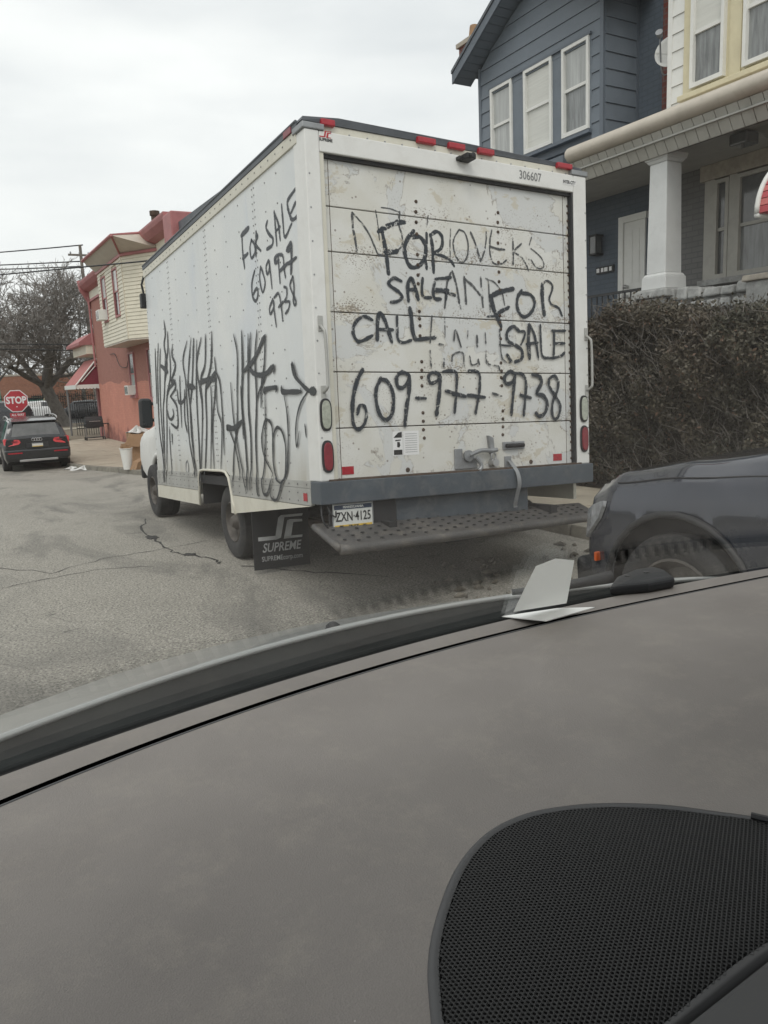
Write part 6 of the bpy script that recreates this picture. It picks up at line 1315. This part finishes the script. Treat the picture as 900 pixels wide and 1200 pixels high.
# utility pole and wires
UP = at(97, 320, 'y', 70.0)
up = thing('utility_pole', 'weathered wooden utility pole rising behind the red building', 'pole', (UP.x, 70, -2.3))
zt_p = at(97, 287, 'y', 70).z
MB().tube([(UP.x, 70, -2.3), (UP.x, 70, zt_p)], [.17, .12], 10).build('pole_shaft', M['pole'], up)
MB().box((UP.x - 1.0, 69.9, zt_p - .9), (UP.x + 1.6, 70.05, zt_p - .75)).build('crossarm', M['pole'], up)
MB().lathe([(0, .22), (.8, .22), (.85, .1), (.85, .0001)], (UP.x + .5, 69.85, zt_p - 1.7), 'z', 12).build('transformer', M['galv'], up)
for k in range(4): MB().lathe([(0, .05), (.12, .07), (.2, .03)], (UP.x - .8 + k * .7, 69.97, zt_p - .75), 'z', 8).build('insulator', M['galv'], up)
for i, (pa, pb, lab) in enumerate((((0, 293), (97, 287), 'topmost overhead wire left of the utility pole'), ((0, 308), (97, 306), 'second overhead wire from the top, left of the utility pole'), ((0, 313), (97, 312), 'third overhead wire from the top, left of the utility pole'))):
    b = at(*pb, 'y', 69.95); a = at(*pa, 'y', 78.0); c = a + (a - b) * 3; pts = [b.lerp(c, t_ / 12) + Vector((0, 0, -1.0 * 4 * (t_ / 12) * (1 - t_ / 12) * .25)) for t_ in range(13)]
    tag(MB().tube(pts, .05, 4).build('overhead_wire', M['black']), lab, 'wire', 'overhead wires')
a = at(0, 322, 'y', 30); b = at(170, 306, 'y', 24); c = a + (a - b) * 1.5
tag(MB().tube([b + (b - a) * .4, b, a, c], .022, 4).build('overhead_wire', M['black']), 'thick overhead wire passing in front of the cream bay', 'wire', 'overhead wires')
for (pa, pb, lab) in (((0, 403), (112, 404), 'upper of the two low wires crossing the big tree'), ((0, 409), (112, 411), 'lower of the two low wires crossing the big tree')):
    a, b = at(*pa, 'y', 50), at(*pb, 'y', 50); tag(MB().tube([a + (a - b), a, b, b + (b - a) * .5], .03, 4).build('overhead_wire', M['black']), lab, 'wire', 'overhead wires')
# ================================================================== THE CAR THE PICTURE IS TAKEN FROM
me_ = thing('viewer_car', 'the car one sits in: dusty grey dashboard, windscreen, speaker grille, pale bonnet and wiper', 'car', (.65, 0, -1.55))
def lip(x): q = x - .7; return ((.0112 * q - .1653) * q + .0176) * q + .9789
def seam(x): q = x - .7; return ((.0631 * q - .168) * q + .0069) * q + .914
DZ = -.40
def dz(x, y):                                # gentle moulding of the pad
    z = DZ
    xc = interp([(.30, .50), (.47, .53), (.60, .56), (.70, .60), (.82, .70), (.90, .84)], y)[0]; e = (x - xc) / .011
    z += .0065 / (1 + math.exp(-max(-30, min(30, e)))) * max(0, min(1, (.89 - y) / .07)) * max(0, min(1, (y - .42) / .1))
    e2 = math.hypot((x - .0) / .21, (y - .44) / .26); z -= .0075 / (1 + math.exp(max(-30, min(30, (e2 - 1) / .06))))
    z -= max(0, .30 - y) ** 1.5 * .6
    return z
x0, x1 = -.75, 1.6
def ex(u): return x0 + (x1 - x0) * u
def pz(x): return dz(x, seam(x))
mb = MB()
def dfn(u, v):
    x = ex(u); y = -.45 + (seam(x) + .45) * v; return (x, y, dz(x, y))
mb.grid(dfn, 300, 220); mb.build('dashboard_pad', M['dash'], me_, smooth=True)
# the pad ends in a step; behind it a sunk defroster slot with cross ribs, then a narrow strip up to the lip
STEP = .0080
mb = MB(); mb.grid(lambda u, v: (ex(u), seam(ex(u)) + .001, pz(ex(u)) - .03 * v), 120, 1); mb.build('pad_step', M['pit'], me_)
mb = MB(); mb.grid(lambda u, v: (ex(u), seam(ex(u)) + .002 + .027 * v, pz(ex(u)) - .028), 120, 1); mb.build('defroster_slot', M['pit'], me_)
mb = MB()
x = -.10
while x < 1.25:
    y = seam(x); sl_ = (seam(x + .01) - seam(x - .01)) / .02; z = pz(x) - STEP - .0062
    mb.hexa([(x, y + .002, z - .006), (x + .008, y + .002 + .008 * sl_, z - .006), (x + .011, y + .0285 + .011 * sl_, z - .006), (x + .003, y + .0285, z - .006), (x, y + .002, z), (x + .008, y + .002 + .008 * sl_, z), (x + .011, y + .0285 + .011 * sl_, z), (x + .003, y + .0285, z)]); x += .0225
mb.build('defroster_ribs', M['dash'], me_, kind='stuff')
mb = MB(); mb.grid(lambda u, v: (ex(u), seam(ex(u)) + .0285 + (lip(ex(u)) - seam(ex(u)) - .0285) * v, pz(ex(u)) - STEP + .003 * math.sin(v * math.pi / 2)), 120, 8); mb.build('dashboard_strip', M['dash'], me_, smooth=True)
mb = MB(); mb.tube([(ex(i / 80), seam(ex(i / 80)) - .0005, pz(ex(i / 80)) - .0015) for i in range(81)], .0026, 6); mb.build('seam_piping', M['rimgrey'], me_, smooth=True)
mb = MB(); mb.grid(lambda u, v: (ex(u), lip(ex(u)) + .004 * v, DZ - .0095 - .05 * v), 120, 2); mb.build('dashboard_lip', M['pit'], me_)
# windscreen: its foot sits in the gap beyond and below the lip
ALF = R(45); GL = 1.05; GO, GZ = .034, -.026
def gp_(x, s): return (x - (x - .65) * .14 * s, lip(x) + GO - s * math.cos(ALF), DZ + GZ + s * math.sin(ALF))
mb = MB(); mb.grid(lambda u, v: gp_(-.60 + 2.15 * u, GL * v), 40, 24); o = fixn(mb.build('windscreen', M['windshield'], me_, smooth=True)); s_ = o.modifiers.new('s', 'SOLIDIFY'); s_.thickness = .005; s_.offset = 1
mb = MB(); mb.tube([(ex(i / 80), lip(ex(i / 80)) + GO + .006, DZ + GZ - .004) for i in range(81)], .009, 6); mb.build('glass_seal', M['pit'], me_)
# black gap, cowl, bonnet
def hoodedge(x): q = x - .7; return ((-.0248 * q - .3266) * q - .0049) * q + 1.2841
HZ = -.465
mb = MB(); mb.grid(lambda u, v: (-.7 + 2.4 * u, lip(-.7 + 2.4 * u) + .046 + (hoodedge(-.7 + 2.4 * u) - lip(-.7 + 2.4 * u) - .044) * v, DZ - .040 - .015 * math.sin(v * math.pi) + (HZ - .006 - DZ + .040) * v), 80, 12); mb.build('cowl', M['cowl'], me_, smooth=True)
def hood(u, v):
    x = -.7 + 2.4 * u; y = hoodedge(x) + 1.0 * v; c = (x - .65) / 1.0
    return (x + (.65 - x) * .12 * v, y, HZ - .29 * v - .06 * v ** 2.2 - .05 * max(0, abs(c) - .75) ** 1.5 * 4)
mb = MB(); mb.grid(hood, 80, 30); o = mb.build('bonnet', M['hood'], me_, smooth=True); s_ = o.modifiers.new('s', 'SOLIDIFY'); s_.thickness = .02; s_.offset = -1
mb = MB(); mb.tube([tuple(Vector(hood(i / 80, 0)) + Vector((0, 0, -.004))) for i in range(81)], .007, 6); mb.build('bonnet_edge', M['hood'], me_, smooth=True)
wn = at(386, 728, 'z', HZ + .0); mb = MB(); mb.lathe([(0, .016), (.010, .014), (.016, .006), (.017, .0001)], (wn.x, hoodedge(wn.x) + .03, HZ - .014), 'z', 16); mb.build('washer_nozzle', M['black'], me_, smooth=True)
# fenders / rest of the front body
mb = MB(); mb.hexa([(-.30, .95, -1.3), (1.6, .95, -1.3), (1.5, 2.05, -1.2), (-.2, 2.05, -1.2), (-.22, 1.1, -.52), (1.52, 1.1, -.52), (1.42, 2.15, -.86), (-.12, 2.15, -.86)]); mb.build('front_body', M['hood'], me_, bevel=.05, seg=3)
# wiper: pivot housing and arm
wp = [at(px, py, 'z', DZ + .0) for px, py in ((716, 684), (740, 677), (770, 672), (790, 668))]
def wz(px, py, z=-.385): return at(px, py, 'z', z)
mb = MB(); mb.tube([wz(600, 694, -.415), wz(640, 690, -.41), wz(680, 683, -.405), wz(716, 676, -.40)], [.006, .008, .010, .013], 8); ar = mb.build('wiper_arm', M['black'], me_, smooth=True)
P_ = [wz(714, 687), wz(722, 676), wz(745, 667), wz(766, 664), wz(780, 668), wz(792, 677), wz(760, 683)]
mb = MB(); mb.prism([(p.x, p.y, -.405) for p in P_], (0, 0, .022)); fixn(mb.build('wiper_pivot', M['black'], ar, bevel=.008, seg=3))
for (px, py) in ((735, 672), (757, 668)): p = wz(px, py, -.378); MB().lathe([(0, .005), (.003, .005), (.003, .0001)], (p.x, p.y, -.384), 'z', 10).build('bolt', M['rimgrey'], ar)
# speaker grille: a perforated plate inside a raised rim
SG = [at(px, py, 'z', DZ) for px, py in ((512, 1200), (508, 1130), (518, 1075), (540, 1020), (572, 982), (615, 960), (665, 950), (720, 947), (790, 951), (850, 958), (900, 966), (1000, 990), (1060, 1030), (1000, 1060), (900, 1116), (800, 1194), (700, 1270), (600, 1330), (540, 1290))]
SG = [Vector((p.x, p.y, 0)) for p in SG]
SGs = smoothpath(SG + [SG[0]], 5)[:-1]
cxg = sum((p for p in SGs), Vector()) / len(SGs)
def inside(x, y, poly):
    c = False; j = len(poly) - 1
    for i in range(len(poly)):
        a, b = poly[i], poly[j]
        if (a.y > y) != (b.y > y) and x < (b.x - a.x) * (y - a.y) / (b.y - a.y + 1e-12) + a.x: c = not c
        j = i
    return c
def sgz(x, y): return dz(x, y) + .004
ring_o = [p + (p - cxg).normalized() * .0045 for p in SGs]; ring_i = [p - (p - cxg).normalized() * .0045 for p in SGs]
mb = MB(); nn = len(SGs); vs = []
for a, b in zip(ring_o, ring_i):
    vs += [(a.x, a.y, dz(a.x, a.y) + .0005), ((a.x * 2 + b.x) / 3, (a.y * 2 + b.y) / 3, dz(a.x, a.y) + .0042), ((a.x + b.x * 2) / 3, (a.y + b.y * 2) / 3, dz(a.x, a.y) + .0045), (b.x, b.y, dz(b.x, b.y) + .0035)]
mb.add(vs, [(4 * i + k, 4 * ((i + 1) % nn) + k, 4 * ((i + 1) % nn) + k + 1, 4 * i + k + 1) for i in range(nn) for k in range(3)]); sg_ = fixn(mb.build('speaker_rim', M['rimgrey'], me_, smooth=True))
mb = MB(); vs = []
for k in range(13):
    for p_ in SGs: c_ = cxg.lerp(p_, max(k / 12, .002)); vs.append((c_.x, c_.y, dz(c_.x, c_.y) + .0006))
mb.add(vs, [(k * nn + i, k * nn + (i + 1) % nn, (k + 1) * nn + (i + 1) % nn, (k + 1) * nn + i) for k in range(12) for i in range(nn)]); mb.build('speaker_recess', M['pit'], me_)
mb = MB(); pit = .0036; hr = .00112; minx, maxx = min(p.x for p in SGs), max(p.x for p in SGs); miny, maxy = min(p.y for p in SGs), max(p.y for p in SGs)
ca, sa = math.cos(R(33)), math.sin(R(33)); tot = 0
rng = int(.5 / pit)
for i in range(-rng, rng):
    for j in range(-rng, rng):
        u, v = (i + (.5 if j % 2 else 0)) * pit, j * pit * .87
        x, y = cxg.x + u * ca - v * sa, cxg.y + u * sa + v * ca
        if not (minx < x < maxx and miny < y < maxy) or not inside(x, y, ring_i): continue
        n0 = len(mb.v); z = dz(x, y) + .0038; hx = pit / 2; hy = pit * .435
        for k in range(8):
            q = math.pi / 4 * k; du, dv = hr * math.cos(q), hr * math.sin(q); mb.v.append((x + du * ca - dv * sa, y + du * sa + dv * ca, z - .0006))
        for (du, dv) in ((hx, 0), (hx, hy), (0, hy), (-hx, hy), (-hx, 0), (-hx, -hy), (0, -hy), (hx, -hy)): mb.v.append((x + du * ca - dv * sa, y + du * sa + dv * ca, z))
        mb.f += [(n0 + k, n0 + 8 + k, n0 + 8 + (k + 1) % 8, n0 + (k + 1) % 8) for k in range(8)]; tot += 1
mb.build('speaker_mesh', M['mesh'], me_, kind='stuff')
print('grille cells', tot)
# dark instrument trim at the lower right corner
tq = [at(px, py, 'z', DZ + .004) for px, py in ((905, 1122), (806, 1200), (720, 1290), (900, 1400), (1200, 1200), (1100, 1030))]
mb = MB(); mb.prism([(p.x, p.y, DZ - .02) for p in tq], (0, 0, .026)); mb.build('trim_panel', M['rimgrey'], me_, bevel=.004)
for (a_, b_) in (((880, 963), (905, 969)),): 
    A_, B_ = at(*a_, 'z', DZ), at(*b_, 'z', DZ); A2 = A_ + (B_ - A_) * 5; MB().tube([(A_.x, A_.y, DZ + .006), (A2.x, A2.y, DZ + .006)], .003, 6).build('trim_line', M['black'], me_)
# card of paper on the dash, lying against the foot of the glass
q = [at(px, py, 'z', DZ + .006) for px, py in ((601, 719), (640, 727), (697, 711), (664, 708))]
q[0] = q[0] + (q[0] - q[1]).normalized() * .022; q[3] = q[3] + (q[3] - q[2]).normalized() * .016
mb = MB(); mb.prism([(p.x, p.y, DZ + (.004 if i in (1, 2) else -.004)) for i, p in enumerate(q)], (0, 0, .0015)); pc = mb.build('paper_slip', M['paper_flat'])
pc.name = 'flat_part'
def onglass(px, py, off=.010):
    n_ = Vector((0, math.sin(ALF), math.cos(ALF))); d = CF + CR * ((px - 450) / 900) + CU * ((600 - py) / 900); x = .7
    for _ in range(8): t_ = (Vector((x, lip(x) + GO, DZ + GZ)).dot(n_) - off) / d.dot(n_); x = (d * t_).x
    return d * t_
pt = thing('paper', 'white paper slip at the foot of the windscreen, its reflection built as an upright leaf', 'paper', tuple(q[1]))
pc.name = 'flat_slip'; pc.location = pc.location - ROOTM[pt.name].translation; pc.parent = pt
up_ = [onglass(*p) for p in ((602, 717), (664, 707), (669, 680), (673, 657), (651, 655), (628, 664), (614, 692))]
mb = MB(); mb.prism(up_, (0, .0004, .0006)); mb.build('reflection_leaf', M['paper'], pt)  # upright leaf standing in for the slip's reflection in the glass

# the cabin round the viewer: roof, pillars, doors, seats, so that the dashboard is lit as in a real car
mb = MB(); mb.grid(lambda u, v: (-.62 + 2.54 * u + (.65 - (-.62 + 2.54 * u)) * .06, .235 - 2.9 * v, .335 + .05 * math.sin(math.pi * u) + .04 * math.sin(math.pi * min(1, v * 1.2))), 24, 16); o = mb.build('cabin_roof', M['lining'], me_, smooth=True); s_ = o.modifiers.new('s', 'SOLIDIFY'); s_.thickness = .04; s_.offset = 1
for sx, xa, xb in ((-1, -.66, -.52), (1, 1.70, 1.60)):
    pa_, pb_ = Vector((xa, lip(xa) + .03, DZ - .05)), Vector((xb, .235, .34))
    MB().tube([pa_, pa_.lerp(pb_, .5), pb_], [.055, .045, .045], 10).build('windscreen_pillar', M['lining'], me_, smooth=True)
    MB().box((xb - .03, -.82, -.45), (xb + .05, -.68, .35)).build('door_pillar', M['lining'], me_, bevel=.02)
    mb = MB(); mb.hexa([(xa - .02, -.75, -1.25), (xa + .05, -.75, -1.25), (xa + .05, .80, -1.25), (xa - .02, .80, -1.25), (xa - .02, -.75, -.46), (xa + .05, -.75, -.46), (xa + .05, .62, -.44), (xa - .02, .62, -.44)]); mb.build('car_door', M['rimgrey'], me_, bevel=.02)
    mb = MB(); mb.hexa([(xa - .02, -2.7, -1.25), (xa + .05, -2.7, -1.25), (xa + .05, -.78, -1.25), (xa - .02, -.78, -1.25), (xa - .02, -2.7, .30), (xa + .05, -2.7, .30), (xa + .05, -.83, .30), (xa - .02, -.83, .30)]); mb.build('side_panel', M['rimgrey'], me_)
    cx_ = .0 if sx < 0 else 1.12
    st_ = MB().box((cx_ - .26, -.80, -.98), (cx_ + .26, -.22, -.80)).build('seat_cushion', M['seatcloth'], me_, bevel=.05, seg=3)
    mb = MB(); mb.hexa([(cx_ - .25, -.86, -.80), (cx_ + .25, -.86, -.80), (cx_ + .25, -.72, -.80), (cx_ - .25, -.72, -.80), (cx_ - .22, -1.02, -.14), (cx_ + .22, -1.02, -.14), (cx_ + .22, -.90, -.14), (cx_ - .22, -.90, -.14)]); mb.build('seat_back', M['seatcloth'], me_, bevel=.05, seg=3)
    MB().box((cx_ - .13, -1.04, -.10), (cx_ + .13, -.94, .08)).build('headrest', M['seatcloth'], me_, bevel=.04, seg=3)
MB().box((-.62, -2.7, -1.27), (1.68, .84, -1.21)).build('cabin_floor', M['seatcloth'], me_)
MB().box((-.62, -2.74, -1.2), (1.68, -2.70, .33)).build('rear_wall', M['rimgrey'], me_)
MB().box((-.60, .55, -1.2), (1.66, .60, -.46)).build('footwell_wall', M['rimgrey'], me_)
mb = MB(); mb.grid(lambda u, v: (-.60 + 2.26 * u, -.45 + .10 * math.sin(math.pi / 2 * v) * -1 + .0, dz(-.6 + 2.26 * u, -.45) - .34 * v), 30, 8); mb.build('dashboard_front', M['rimgrey'], me_, smooth=True)
